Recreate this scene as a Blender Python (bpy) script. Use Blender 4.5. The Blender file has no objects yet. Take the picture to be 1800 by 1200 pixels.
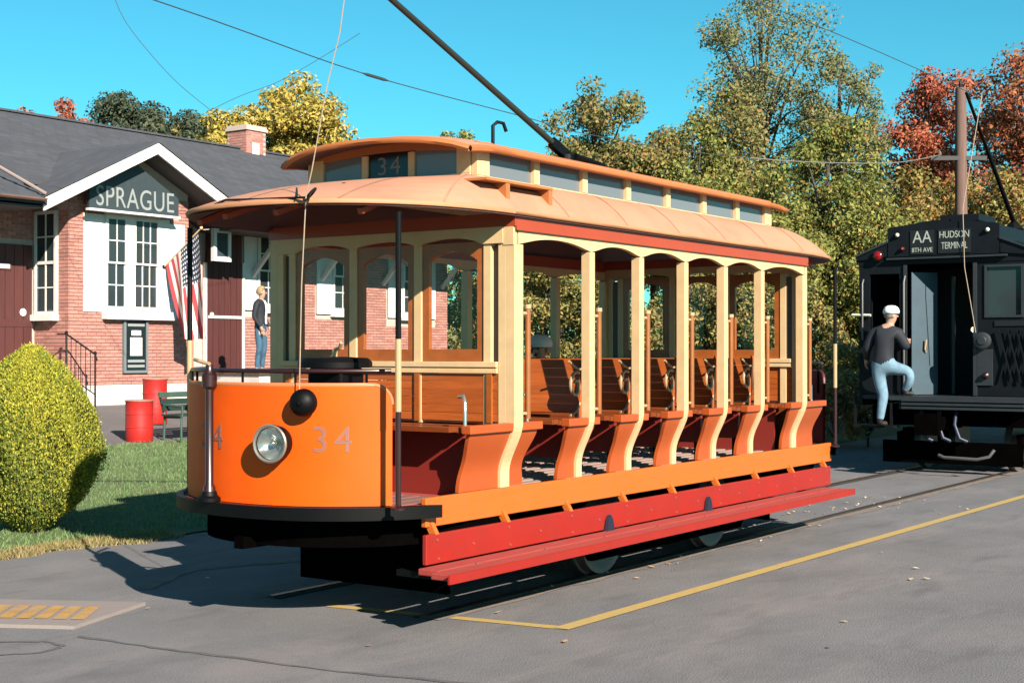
import bpy, math, random
import numpy as np
from mathutils import Vector, Matrix

# ---------------------------------------------------------------- camera, sky, sun, exposure
scene = bpy.context.scene
COL = scene.collection
cam_data = bpy.data.cameras.new('camera')
cam = bpy.data.objects.new('camera', cam_data)
COL.objects.link(cam)
scene.camera = cam
cam_data.lens = 50.0
cam_data.sensor_width = 36.0
cam_data.clip_start = 0.1
cam_data.clip_end = 3000.0
THETA = math.atan(1730.0 / 2500.0)
PITCH = math.atan(17.0 / 2500.0)
cam.location = (0, 0, 1.92)
cam.rotation_euler = (math.pi / 2 + PITCH, 0, THETA - math.pi / 2)

SUN = Vector((0.85, 1.66, -1.0)).normalized()          # the way the light travels
SUN_EL = math.asin(-SUN.z)
SUN_AZ = math.atan2(-SUN.x, -SUN.y)                   # from +Y, clockwise seen from above
world = bpy.data.worlds.new('World')
scene.world = world
world.use_nodes = True
nt = world.node_tree
nt.nodes.clear()
w_out = nt.nodes.new('ShaderNodeOutputWorld')
w_bg = nt.nodes.new('ShaderNodeBackground')
w_sky = nt.nodes.new('ShaderNodeTexSky')
w_sky.sky_type = 'NISHITA'
w_sky.sun_disc = False
w_sky.sun_elevation = SUN_EL
w_sky.sun_rotation = SUN_AZ
w_sky.altitude = 0
w_sky.air_density = 1.0
w_sky.dust_density = 0.15
w_sky.ozone_density = 1.0
w_tint = nt.nodes.new('ShaderNodeMix')
w_tint.data_type = 'RGBA'
w_tint.blend_type = 'MULTIPLY'
w_tint.inputs[0].default_value = 1.0
w_tint.inputs[7].default_value = (0.25, 0.97, 1.03, 1)     # the film's cyan cast
nt.links.new(w_sky.outputs[0], w_tint.inputs[6])
nt.links.new(w_tint.outputs[2], w_bg.inputs[0])
w_bg.inputs[1].default_value = 0.047
nt.links.new(w_bg.outputs[0], w_out.inputs[0])

sun_data = bpy.data.lights.new('sun', 'SUN')
sun_data.energy = 5.0
sun_data.angle = math.radians(0.5)
sun_data.color = (1.0, 0.90, 0.77)
sun = bpy.data.objects.new('sun', sun_data)
sun.rotation_euler = SUN.to_track_quat('-Z', 'Y').to_euler()
sun.location = (-20, -40, 40)
COL.objects.link(sun)
scene.view_settings.view_transform = 'Standard'
scene.view_settings.look = 'None'
scene.view_settings.gamma = 1.0
scene.view_settings.exposure = 1.5
scene.render.engine = 'CYCLES'
scene.cycles.max_bounces = 5
scene.cycles.diffuse_bounces = 2
scene.cycles.glossy_bounces = 3
scene.cycles.transmission_bounces = 4
scene.cycles.transparent_max_bounces = 8

random.seed(7)
RNG = np.random.default_rng(7)

# ---------------------------------------------------------------- helpers
def lin(h):
    h = h.lstrip('#')
    v = [int(h[i:i + 2], 16) / 255 for i in (0, 2, 4)]
    return tuple(c / 12.92 if c <= 0.04045 else ((c + 0.055) / 1.055) ** 2.4 for c in v)

KA = 0.42           # albedo scale that goes with the exposure below
def mat(name, col, rough=0.6, metal=0.0, var=0.0, scale=6.0, bump=0.0, bscale=40.0, island=0.0, obj_rand=0.0,
        spec=0.5, coat=0.0, stretch=None, dirt=None, dirt_amt=0.0, dirt_scale=2.0):
    col = tuple(c * KA for c in col)
    if dirt: dirt = tuple(c * KA for c in dirt)
    m = bpy.data.materials.new(name)
    m.use_nodes = True
    t = m.node_tree
    b = t.nodes['Principled BSDF']
    b.inputs['Base Color'].default_value = (*col, 1)
    b.inputs['Roughness'].default_value = rough
    b.inputs['Metallic'].default_value = metal
    b.inputs['Specular IOR Level'].default_value = spec
    b.inputs['Coat Weight'].default_value = coat
    b.inputs['Coat Roughness'].default_value = 0.15
    cur = None
    tc = t.nodes.new('ShaderNodeTexCoord')
    vec = tc.outputs['Object']
    if stretch:
        mp = t.nodes.new('ShaderNodeMapping')
        mp.inputs['Scale'].default_value = stretch
        t.links.new(vec, mp.inputs[0])
        vec = mp.outputs[0]
    def shade(fac_socket, lo, hi, cur):
        mr = t.nodes.new('ShaderNodeMapRange')
        mr.inputs[3].default_value = lo
        mr.inputs[4].default_value = hi
        t.links.new(fac_socket, mr.inputs[0])
        h = t.nodes.new('ShaderNodeHueSaturation')
        if cur is None:
            h.inputs['Color'].default_value = (*col, 1)
        else:
            t.links.new(cur, h.inputs['Color'])
        t.links.new(mr.outputs[0], h.inputs['Value'])
        return h.outputs[0]
    if var:
        n = t.nodes.new('ShaderNodeTexNoise')
        n.inputs['Scale'].default_value = scale
        n.inputs['Detail'].default_value = 6
        n.inputs['Roughness'].default_value = 0.65
        t.links.new(vec, n.inputs[0])
        mr0 = t.nodes.new('ShaderNodeMapRange')
        mr0.inputs[1].default_value = 0.3
        mr0.inputs[2].default_value = 0.7
        t.links.new(n.outputs[0], mr0.inputs[0])
        cur = shade(mr0.outputs[0], 1 - var, 1 + var, cur)
    if island:
        g = t.nodes.new('ShaderNodeNewGeometry')
        cur = shade(g.outputs['Random Per Island'], 1 - island, 1 + island, cur)
    if obj_rand:
        oi = t.nodes.new('ShaderNodeObjectInfo')
        cur = shade(oi.outputs['Random'], 1 - obj_rand, 1 + obj_rand, cur)
    if dirt:
        n2 = t.nodes.new('ShaderNodeTexNoise')
        n2.inputs['Scale'].default_value = dirt_scale
        n2.inputs['Detail'].default_value = 8
        n2.inputs['Roughness'].default_value = 0.7
        t.links.new(tc.outputs['Object'], n2.inputs[0])
        mr1 = t.nodes.new('ShaderNodeMapRange')
        mr1.inputs[1].default_value = 0.45
        mr1.inputs[2].default_value = 0.75
        mr1.inputs[4].default_value = dirt_amt
        t.links.new(n2.outputs[0], mr1.inputs[0])
        mx = t.nodes.new('ShaderNodeMix')
        mx.data_type = 'RGBA'
        t.links.new(mr1.outputs[0], mx.inputs[0])
        if cur is None:
            mx.inputs[6].default_value = (*col, 1)
        else:
            t.links.new(cur, mx.inputs[6])
        mx.inputs[7].default_value = (*dirt, 1)
        cur = mx.outputs[2]
    if cur is not None:
        t.links.new(cur, b.inputs['Base Color'])
    if bump:
        n3 = t.nodes.new('ShaderNodeTexNoise')
        n3.inputs['Scale'].default_value = bscale
        n3.inputs['Detail'].default_value = 5
        t.links.new(vec, n3.inputs[0])
        bp = t.nodes.new('ShaderNodeBump')
        bp.inputs['Strength'].default_value = bump
        bp.inputs['Distance'].default_value = 0.01
        t.links.new(n3.outputs[0], bp.inputs['Height'])
        t.links.new(bp.outputs[0], b.inputs['Normal'])
    return m

def leaf_mat(name, cols, trans=0.35):
    """Leaves: colour picked per leaf from a ramp of the tree's palette."""
    m = bpy.data.materials.new(name)
    m.use_nodes = True
    t = m.node_tree
    t.nodes.clear()
    out = t.nodes.new('ShaderNodeOutputMaterial')
    g = t.nodes.new('ShaderNodeNewGeometry')
    r = t.nodes.new('ShaderNodeValToRGB')
    r.color_ramp.interpolation = 'CONSTANT'
    els = r.color_ramp.elements
    while len(els) < len(cols):
        els.new(0.5)
    for i, c in enumerate(cols):
        els[i].position = i / len(cols)
        els[i].color = (*[q * KA * 2.1 for q in c], 1)
    tc = t.nodes.new('ShaderNodeTexCoord')
    n = t.nodes.new('ShaderNodeTexNoise')
    n.inputs['Scale'].default_value = 0.7
    t.links.new(tc.outputs['Object'], n.inputs[0])
    ad = t.nodes.new('ShaderNodeMath')
    ad.operation = 'MULTIPLY_ADD'
    t.links.new(n.outputs[0], ad.inputs[0])
    ad.inputs[1].default_value = 1.1
    t.links.new(g.outputs['Random Per Island'], ad.inputs[2])
    fr = t.nodes.new('ShaderNodeMath')
    fr.operation = 'FRACT'
    t.links.new(ad.outputs[0], fr.inputs[0])
    t.links.new(fr.outputs[0], r.inputs[0])
    d = t.nodes.new('ShaderNodeBsdfDiffuse')
    tr = t.nodes.new('ShaderNodeBsdfTranslucent')
    mx = t.nodes.new('ShaderNodeMixShader')
    mx.inputs[0].default_value = trans
    t.links.new(r.outputs[0], d.inputs[0])
    t.links.new(r.outputs[0], tr.inputs[0])
    t.links.new(d.outputs[0], mx.inputs[1])
    t.links.new(tr.outputs[0], mx.inputs[2])
    t.links.new(mx.outputs[0], out.inputs[0])
    return m

def glass_mat(name, tint=(0.8, 0.85, 0.85), alpha=0.06, rough=0.03):
    """A thin pane: mostly see-through with a mirror-like reflection."""
    m = bpy.data.materials.new(name)
    m.use_nodes = True
    t = m.node_tree
    t.nodes.clear()
    out = t.nodes.new('ShaderNodeOutputMaterial')
    tr = t.nodes.new('ShaderNodeBsdfTransparent')
    tr.inputs[0].default_value = (*tint, 1)
    gl = t.nodes.new('ShaderNodeBsdfGlossy')
    gl.inputs['Roughness'].default_value = rough
    mx = t.nodes.new('ShaderNodeMixShader')
    mx.inputs[0].default_value = alpha
    t.links.new(tr.outputs[0], mx.inputs[1])
    t.links.new(gl.outputs[0], mx.inputs[2])
    t.links.new(mx.outputs[0], out.inputs[0])
    return m

OFF = {}          # world offset of things (unrotated Empties) so that meshes can be given in world coordinates

def thing(name, label, cat, loc=(0, 0, 0), group=None, rotz=0.0):
    o = bpy.data.objects.new(name, None)
    o.empty_display_size = 0.2
    COL.objects.link(o)
    o.location = loc
    o.rotation_euler = (0, 0, rotz)
    o['label'] = label
    o['category'] = cat
    if group:
        o['group'] = group
    OFF[o] = Vector(loc) if rotz == 0 else Vector((0, 0, 0))
    return o

def tag(o, label, cat, group=None):
    o['label'] = label
    o['category'] = cat
    if group:
        o['group'] = group
    return o

def link(name, me, parent=None):
    o = bpy.data.objects.new(name, me)
    COL.objects.link(o)
    if parent is not None:
        o.parent = parent
        OFF[o] = OFF.get(parent, Vector((0, 0, 0)))
    return o

class MB:
    """Collects faces in world (or the thing's local) coordinates and links them as one mesh object."""
    def __init__(self):
        self.v = []
        self.f = []
        self.mi = []
        self.cur = 0
    def add(self, vs, fs):
        b = len(self.v)
        self.v += [tuple(p) for p in vs]
        for f in fs:
            self.f.append(tuple(i + b for i in f))
            self.mi.append(self.cur)
        return self
    def box(self, x0, x1, y0, y1, z0, z1):
        vs = [(x0, y0, z0), (x1, y0, z0), (x1, y1, z0), (x0, y1, z0), (x0, y0, z1), (x1, y0, z1), (x1, y1, z1), (x0, y1, z1)]
        return self.add(vs, [(3, 2, 1, 0), (4, 5, 6, 7), (0, 1, 5, 4), (1, 2, 6, 5), (2, 3, 7, 6), (3, 0, 4, 7)])
    def bar(self, p, q, w, h, up=(0, 0, 1)):
        """A square bar from p to q, w across and h along `up`."""
        p, q = Vector(p), Vector(q)
        d = (q - p).normalized()
        u = Vector(up)
        s = d.cross(u)
        if s.length < 1e-5:
            s = d.cross(Vector((1, 0, 0)))
        s.normalize()
        u = s.cross(d).normalized()
        vs = []
        for c in (p, q):
            for a, b in ((-1, -1), (1, -1), (1, 1), (-1, 1)):
                vs.append(c + s * (a * w / 2) + u * (b * h / 2))
        return self.add(vs, [(0, 1, 2, 3), (7, 6, 5, 4), (0, 4, 5, 1), (1, 5, 6, 2), (2, 6, 7, 3), (3, 7, 4, 0)])
    def tube(self, pts, r, n=8, caps=True):
        pts = [Vector(p) for p in pts]
        rs = r if isinstance(r, (list, tuple)) else [r] * len(pts)
        vs, fs = [], []
        ref = None
        for i, p in enumerate(pts):
            d = (pts[min(i + 1, len(pts) - 1)] - pts[max(i - 1, 0)])
            d = d.normalized() if d.length > 1e-9 else Vector((0, 0, 1))
            if ref is None:
                ref = d.orthogonal().normalized()
            a = (ref - d * ref.dot(d))
            a = a.normalized() if a.length > 1e-6 else d.orthogonal().normalized()
            ref = a
            b = d.cross(a)
            for k in range(n):
                t = 2 * math.pi * k / n
                vs.append(p + (a * math.cos(t) + b * math.sin(t)) * rs[i])
        for i in range(len(pts) - 1):
            for k in range(n):
                k2 = (k + 1) % n
                fs.append((i * n + k, i * n + k2, (i + 1) * n + k2, (i + 1) * n + k))
        if caps:
            fs.append(tuple(range(n - 1, -1, -1)))
            e = (len(pts) - 1) * n
            fs.append(tuple(range(e, e + n)))
        return self.add(vs, fs)
    def lathe(self, c, axis, prof, n=20, cap0=True, cap1=True):
        """Profile [(along, radius)] turned about axis through c."""
        c, ax = Vector(c), Vector(axis).normalized()
        a = ax.orthogonal().normalized()
        b = ax.cross(a)
        vs, fs = [], []
        for h, r in prof:
            for k in range(n):
                t = 2 * math.pi * k / n
                vs.append(c + ax * h + (a * math.cos(t) + b * math.sin(t)) * max(r, 1e-4))
        for i in range(len(prof) - 1):
            for k in range(n):
                k2 = (k + 1) % n
                fs.append((i * n + k, i * n + k2, (i + 1) * n + k2, (i + 1) * n + k))
        e = (len(prof) - 1) * n
        if cap0: fs.append(tuple(range(n - 1, -1, -1)))
        if cap1: fs.append(tuple(range(e, e + n)))
        return self.add(vs, fs)
    def prism(self, poly, d):
        """Planar polygon (3-D points) extruded by the vector d."""
        d = Vector(d)
        n = len(poly)
        vs = [Vector(p) for p in poly] + [Vector(p) + d for p in poly]
        fs = [tuple(range(n - 1, -1, -1)), tuple(range(n, 2 * n))]
        for i in range(n):
            j = (i + 1) % n
            fs.append((i, j, n + j, n + i))
        return self.add(vs, fs)
    def strip(self, A, B):
        """Quads between two rows of points."""
        n = len(A)
        return self.add(list(A) + list(B), [(i, i + 1, n + i + 1, n + i) for i in range(n - 1)])
    def mesh(self, name, mats, off=Vector((0, 0, 0)), smooth=False):
        me = bpy.data.meshes.new(name)
        o = off
        me.from_pydata([(p[0] - o.x, p[1] - o.y, p[2] - o.z) for p in self.v], [], self.f)
        for m in (mats if isinstance(mats, (list, tuple)) else [mats]):
            me.materials.append(m)
        if any(self.mi):
            me.polygons.foreach_set('material_index', self.mi)
        if smooth:
            me.polygons.foreach_set('use_smooth', [True] * len(me.polygons))
        me.update()
        return me
    def build(self, name, mats, parent=None, smooth=False, bevel=0.0, fix=False):
        off = OFF.get(parent, Vector((0, 0, 0))) if parent is not None else Vector((0, 0, 0))
        me = self.mesh(name, mats, off, smooth)
        if fix:
            import bmesh
            bm = bmesh.new()
            bm.from_mesh(me)
            bmesh.ops.recalc_face_normals(bm, faces=bm.faces)
            bm.to_mesh(me)
            bm.free()
        o = link(name, me, parent)
        if bevel:
            b = o.modifiers.new('bevel', 'BEVEL')
            b.width = bevel
            b.segments = 2
            b.limit_method = 'ANGLE'
            b.angle_limit = math.radians(40)
        if smooth and not bevel:
            pass
        return o

def smooth_by_angle(o, deg=40):
    me = o.data
    me.polygons.foreach_set('use_smooth', [True] * len(me.polygons))
    try:
        me.set_sharp_from_angle(angle=math.radians(deg))
    except Exception:
        pass
    return o

def box(name, m, parent, x0, x1, y0, y1, z0, z1, bevel=0.0):
    return MB().box(x0, x1, y0, y1, z0, z1).build(name, m, parent, bevel=bevel)

def text_mesh(s, size, extrude=0.002, spacing=1.0, xscale=1.0):
    """Lettering as a flat mesh in the XY plane, centred."""
    cu = bpy.data.curves.new('lettering', 'FONT')
    cu.body = s
    cu.size = size
    cu.extrude = extrude
    cu.align_x = 'CENTER'
    cu.align_y = 'CENTER'
    cu.space_character = spacing
    o = bpy.data.objects.new('lettering', cu)
    COL.objects.link(o)
    dg = bpy.context.evaluated_depsgraph_get()
    me = bpy.data.meshes.new_from_object(o.evaluated_get(dg))
    bpy.data.objects.remove(o)
    if xscale != 1.0:
        for v in me.vertices:
            v.co.x *= xscale
    return me

def place_text(name, s, size, m, parent, origin, xdir, updir, extrude=0.002, spacing=1.0, xscale=1.0, warp=None):
    me = text_mesh(s, size, extrude, spacing, xscale)
    me.materials.clear()
    me.materials.append(m)
    X, Yv = Vector(xdir).normalized(), Vector(updir).normalized()
    Zv = X.cross(Yv)
    off = OFF.get(parent, Vector((0, 0, 0)))
    O = Vector(origin)
    for v in me.vertices:
        c = v.co.copy()
        if warp:
            p = warp(c.x, c.y, c.z)
        else:
            p = O + X * c.x + Yv * c.y + Zv * c.z
        v.co = p - off
    me.update()
    return link(name, me, parent)

# ---------------------------------------------------------------- ground, road, track
def hgt(y):
    """Height of the bank that rises from the road to the depot."""
    if y < 11.4: return 0.0
    if y < 18.4: return 0.02 + 0.062 * (y - 11.4)
    if y < 22.2: return 0.454 + 0.108 * (y - 18.4)
    return 0.865

M_ground = mat('meadow soil', (0.10, 0.115, 0.035), 0.95, var=0.35, scale=3, dirt=(0.20, 0.15, 0.07), dirt_amt=0.7, dirt_scale=0.5, bump=0.5, bscale=30)
m = MB()
ys = [-300, 8.0, 11.4, 13, 15, 18.4, 22.2, 60, 900]
xs = [-400, -20, 0, 6, 10, 14, 18, 24, 40, 100, 900]
A = [[(x, y, hgt(y) - (0.03 if y < 11.5 else 0)) for x in xs] for y in ys]
for r0, r1 in zip(A[:-1], A[1:]):
    m.strip(r0, r1)
o = m.build('ground', M_ground)
o['kind'] = 'structure'

def asphalt_mat():
    M = mat('worn asphalt', (0.258, 0.248, 0.258), 0.9, var=0.14, scale=0.9, bump=0.8, bscale=70)
    t = M.node_tree
    b = t.nodes['Principled BSDF']
    src = b.inputs['Base Color'].links[0].from_socket
    tc = t.nodes.new('ShaderNodeTexCoord')
    # fine aggregate speckle
    n = t.nodes.new('ShaderNodeTexNoise'); n.inputs['Scale'].default_value = 75; n.inputs['Detail'].default_value = 4
    n.inputs['Roughness'].default_value = 0.8
    t.links.new(tc.outputs['Object'], n.inputs[0])
    mr = t.nodes.new('ShaderNodeMapRange'); mr.inputs[1].default_value = 0.3; mr.inputs[2].default_value = 0.7
    mr.inputs[3].default_value = 0.55; mr.inputs[4].default_value = 1.45
    t.links.new(n.outputs[0], mr.inputs[0])
    h = t.nodes.new('ShaderNodeHueSaturation')
    t.links.new(src, h.inputs['Color']); t.links.new(mr.outputs[0], h.inputs['Value'])
    # pinkish dusty patches and dark oil marks
    n2 = t.nodes.new('ShaderNodeTexNoise'); n2.inputs['Scale'].default_value = 0.8; n2.inputs['Detail'].default_value = 9
    n2.inputs['Roughness'].default_value = 0.72; n2.inputs['Distortion'].default_value = 0.6
    mp = t.nodes.new('ShaderNodeMapping'); mp.inputs['Scale'].default_value = (0.6, 1.6, 1)
    t.links.new(tc.outputs['Object'], mp.inputs[0]); t.links.new(mp.outputs[0], n2.inputs[0])
    r2 = t.nodes.new('ShaderNodeMapRange'); r2.inputs[1].default_value = 0.48; r2.inputs[2].default_value = 0.72; r2.inputs[4].default_value = 0.75
    t.links.new(n2.outputs[0], r2.inputs[0])
    mx = t.nodes.new('ShaderNodeMix'); mx.data_type = 'RGBA'
    t.links.new(r2.outputs[0], mx.inputs[0]); t.links.new(h.outputs[0], mx.inputs[6]); mx.inputs[7].default_value = (0.165, 0.145, 0.142, 1)
    n3 = t.nodes.new('ShaderNodeTexNoise'); n3.inputs['Scale'].default_value = 1.7; n3.inputs['Detail'].default_value = 7
    t.links.new(mp.outputs[0], n3.inputs[0])
    r3 = t.nodes.new('ShaderNodeMapRange'); r3.inputs[1].default_value = 0.56; r3.inputs[2].default_value = 0.74; r3.inputs[4].default_value = 0.7
    t.links.new(n3.outputs[0], r3.inputs[0])
    mx2 = t.nodes.new('ShaderNodeMix'); mx2.data_type = 'RGBA'
    t.links.new(r3.outputs[0], mx2.inputs[0]); t.links.new(mx.outputs[2], mx2.inputs[6]); mx2.inputs[7].default_value = (0.07, 0.064, 0.068, 1)
    # hairline cracks
    vo = t.nodes.new('ShaderNodeTexVoronoi'); vo.feature = 'DISTANCE_TO_EDGE'; vo.inputs['Scale'].default_value = 0.55
    nd = t.nodes.new('ShaderNodeTexNoise'); nd.inputs['Scale'].default_value = 2.2; nd.inputs['Detail'].default_value = 5
    t.links.new(tc.outputs['Object'], nd.inputs[0])
    va = t.nodes.new('ShaderNodeVectorMath'); va.operation = 'MULTIPLY_ADD'
    t.links.new(nd.outputs['Color'], va.inputs[0]); va.inputs[1].default_value = (0.7, 0.7, 0); t.links.new(tc.outputs['Object'], va.inputs[2])
    t.links.new(va.outputs[0], vo.inputs['Vector'])
    r4 = t.nodes.new('ShaderNodeMapRange'); r4.inputs[1].default_value = 0.002; r4.inputs[2].default_value = 0.010
    r4.inputs[3].default_value = 0.10; r4.inputs[4].default_value = 0.0
    t.links.new(vo.outputs['Distance'], r4.inputs[0])
    mx3 = t.nodes.new('ShaderNodeMix'); mx3.data_type = 'RGBA'
    t.links.new(r4.outputs[0], mx3.inputs[0]); t.links.new(mx2.outputs[2], mx3.inputs[6]); mx3.inputs[7].default_value = (0.03, 0.028, 0.03, 1)
    t.links.new(mx3.outputs[2], b.inputs['Base Color'])
    return M
M_asph = asphalt_mat()
def wob(x):
    return 11.32 + 0.10 * math.sin(x * 1.7) + 0.06 * math.sin(x * 4.3 + 1) + 0.03 * math.sin(x * 11)
xs = [-60, -20, -5, 0] + [2 + 0.25 * i for i in range(80)] + [24, 30, 60, 120]
m = MB()
m.strip([(x, -60, 0) for x in xs], [(x, 6.0, 0) for x in xs])
m.strip([(x, 6.0, 0) for x in xs], [(x, wob(x), 0) for x in xs])
o = m.build('road', M_asph)
o['kind'] = 'structure'

# the path in front of the depot, laid on the bank
M_path = mat('path asphalt', (0.22, 0.195, 0.20), 0.9, var=0.15, scale=2, bump=0.3, bscale=60)
m = MB()
ys = [17.9, 18.4, 20.3, 22.19]
for ya, yb in zip(ys[:-1], ys[1:]):
    m.strip([(x, ya, hgt(ya) + 0.012) for x in (2, 12, 16, 19, 32)], [(x, yb, hgt(yb) + 0.012) for x in (2, 12, 16, 19, 32)])
o = m.build('path', M_path)
o['kind'] = 'structure'

# rails set into the road, each with its flangeway
M_rail = mat('rail steel', (0.20, 0.16, 0.14), 0.42, 0.7, var=0.25, scale=8, dirt=(0.13, 0.06, 0.035), dirt_amt=0.6, dirt_scale=5)
M_groove = mat('flangeway dirt', (0.030, 0.026, 0.025), 0.95)
M_seam = mat('rail side filler', (0.33, 0.26, 0.215), 0.95, var=0.3, scale=7, bump=0.4)
for k, yr in enumerate((6.35, 7.85)):
    x0, x1 = (8.05, 46)
    side = 1 if k == 0 else -1
    g = MB().box(x0, x1, yr + side * 0.035 - (0 if side > 0 else 0.055), yr + side * 0.035 + (0.055 if side > 0 else 0), -0.02, 0.006)
    go = g.build('flangeway', M_groove)
    go['kind'] = 'structure'
    r = thing('rail', ['near steel rail set in the road beside the red running board', 'far steel rail in the shade under the open trolley'][k], 'rail', (x0, yr, 0), 'tram rails')
    pf = [(-0.035, 0.0), (-0.035, 0.016), (-0.028, 0.022), (0.028, 0.022), (0.035, 0.016), (0.035, 0.0)]
    MB().prism([(x0, yr + a, b) for a, b in pf], (x1 - x0, 0, 0)).build('rail_head', M_rail, r)
    # the pale, broken filler along the rail
    mm = MB()
    xx = [x0 + 0.3 * i for i in range(120)]
    rr = random.Random(k + 3)
    wid = [0.09 + 0.07 * rr.random() for _ in xx]
    s = -side
    mm.strip([(x, yr + s * 0.036, 0.005) for x in xx], [(x, yr + s * (0.036 + w_), 0.005) for x, w_ in zip(xx, wid)])
    mo = mm.build('filler_strip', M_seam)
    mo['kind'] = 'structure'

# painted lines
M_yel = mat('yellow road paint', (0.86, 0.58, 0.16), 0.8, var=0.2, scale=9, dirt=(0.30, 0.27, 0.24), dirt_amt=0.75, dirt_scale=9)
M_hatch = mat('worn orange hatching', (0.74, 0.40, 0.09), 0.85, var=0.25, scale=9, dirt=(0.50, 0.40, 0.34), dirt_amt=0.85, dirt_scale=6)
def ribbon(pts, w, z, jit=0.0):
    L, R_ = [], []
    for i, p in enumerate(pts):
        a = Vector(pts[max(i - 1, 0)]); b = Vector(pts[min(i + 1, len(pts) - 1)])
        d = (b - a).normalized()
        n = Vector((-d.y, d.x))
        ww = w / 2 * (1 + jit * random.uniform(-1, 1))
        L.append((p[0] + n.x * ww, p[1] + n.y * ww, z)); R_.append((p[0] - n.x * ww, p[1] - n.y * ww, z))
    return L, R_
a_ = [(8.05 + 0.275 * t, 7.25 - 1.93 * t) for t in [i / 14 for i in range(15)]]
b_ = [(8.325 + 0.5 * i, 5.32 - 0.017 * i * 0.5) for i in range(0, 70)]
m = MB()
L, R_ = ribbon(a_ + [(8.33, 5.3)], 0.105, 0.004, 0.06); m.strip(L, R_)
L, R_ = ribbon([(8.28, 5.318)] + b_[1:], 0.12, 0.008, 0.05); m.strip(L, R_)
tag(m.build('painted_line', M_yel), 'yellow painted line turning a corner round the open trolley', 'road marking')

# the concrete pad with yellow hatching at the lower left
M_conc = mat('pale concrete', (0.42, 0.35, 0.33), 0.9, var=0.12, scale=3, bump=0.3, dirt=(0.30, 0.25, 0.23), dirt_amt=0.5, dirt_scale=3)
d = Vector((-0.47, 0.88, 0)).normalized()
TR, BR = Vector((7.28, 8.41, 0.0)), Vector((6.37, 8.09, 0.0))
pad = thing('concrete_pad', 'pale concrete pad with yellow hatching at the lower left', 'pavement', (TR.x, TR.y, 0))
q = [TR, TR + d * 4.0, BR + d * 4.0, BR]
MB().prism([(p.x, p.y, -0.02) for p in q], (0, 0, 0.045)).build('slab', M_conc, pad)
e = (TR - BR)
for i in range(16):
    t0 = 0.05 + i * 0.135
    a = BR + d * t0 + e * 0.22 + Vector((0, 0, 0.029)); b = BR + d * (t0 + 0.10) + e * 0.22 + Vector((0, 0, 0.029))
    s = d * 0.16 + e * 0.52
    MB().add([a, b, b + s, a + s], [(0, 1, 2, 3)]).build('painted_stripe', M_hatch, pad)

# tar seals over cracks in the road
M_tar = mat('tar seal', (0.19, 0.18, 0.185), 0.7, var=0.2, scale=5)
TARS = [([(6.23, 7.85), (6.26, 7.26), (6.31, 6.79), (6.38, 6.2), (6.44, 5.7), (6.6, 5.0), (6.9, 4.2)], 'long dark tar seam crossing the road in front of the pad'),
        ([(5.6, 8.4), (5.81, 8.13), (5.99, 7.9), (5.97, 7.68), (5.75, 7.63), (5.4, 7.9)], 'hooked dark tar seam at the lower left corner')]
for pts, lb in TARS:
    P2 = []
    for a, b in zip(pts[:-1], pts[1:]):
        for k in range(6):
            t = k / 6
            P2.append((a[0] * (1 - t) + b[0] * t + random.uniform(-.012, .012), a[1] * (1 - t) + b[1] * t + random.uniform(-.012, .012)))
    m = MB(); L, R_ = ribbon(P2, 0.035, 0.004, 0.5); m.strip(L, R_)
    tag(m.build('tar_seam', M_tar), lb, 'road repair', 'tar seams in the road')
# a pale old kerb-line curve in the trolley's shade
m = MB()
arc = [(7.75, 9.0), (8.05, 9.12), (8.4, 9.33), (8.72, 9.42), (9.2, 9.25), (9.7, 8.95), (10.1, 8.68)]
P2 = []
for a, b in zip(arc[:-1], arc[1:]):
    for k in range(4):
        P2.append((a[0] + (b[0] - a[0]) * k / 4, a[1] + (b[1] - a[1]) * k / 4))
L, R_ = ribbon(P2, 0.12, 0.004, 0.3); m.strip(L, R_)
tag(m.build('worn_line', M_seam), 'worn pale curved line on the road in the trolley shade', 'road marking')

# lawn: turf sheet and blades
M_turf = mat('turf', (0.13, 0.20, 0.06), 0.95, var=0.35, scale=2.5, dirt=(0.26, 0.19, 0.09), dirt_amt=0.45, dirt_scale=1.2)
m = MB()
ys = [11.5, 12.2, 14, 16, 17.95]
xs = [-10, 0, 4] + [6 + 0.5 * i for i in range(30)] + [24, 30]
rows = [[(x, (wob(x) + 0.02) if i == 0 else y, hgt(y) + 0.015 if i else 0.012) for x in xs] for i, y in enumerate(ys)]
for r0, r1 in zip(rows[:-1], rows[1:]):
    m.strip(r0, r1)
o = m.build('lawn', M_turf)
o['kind'] = 'structure'
def np_mesh(name, V, nper, mats, smooth=False):
    """Fast mesh of faces of nper verts each, no sharing."""
    V = np.asarray(V, dtype=np.float32)
    nv = len(V)
    nf = nv // nper
    me = bpy.data.meshes.new(name)
    me.vertices.add(nv)
    me.vertices.foreach_set('co', V.ravel())
    me.loops.add(nv)
    me.loops.foreach_set('vertex_index', np.arange(nv, dtype=np.int32))
    me.polygons.add(nf)
    me.polygons.foreach_set('loop_start', np.arange(0, nv, nper, dtype=np.int32))
    try:
        me.polygons.foreach_set('loop_total', np.full(nf, nper, dtype=np.int32))
    except Exception:
        pass
    for m_ in mats:
        me.materials.append(m_)
    me.update(calc_edges=True)
    me.validate()
    return me
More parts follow.
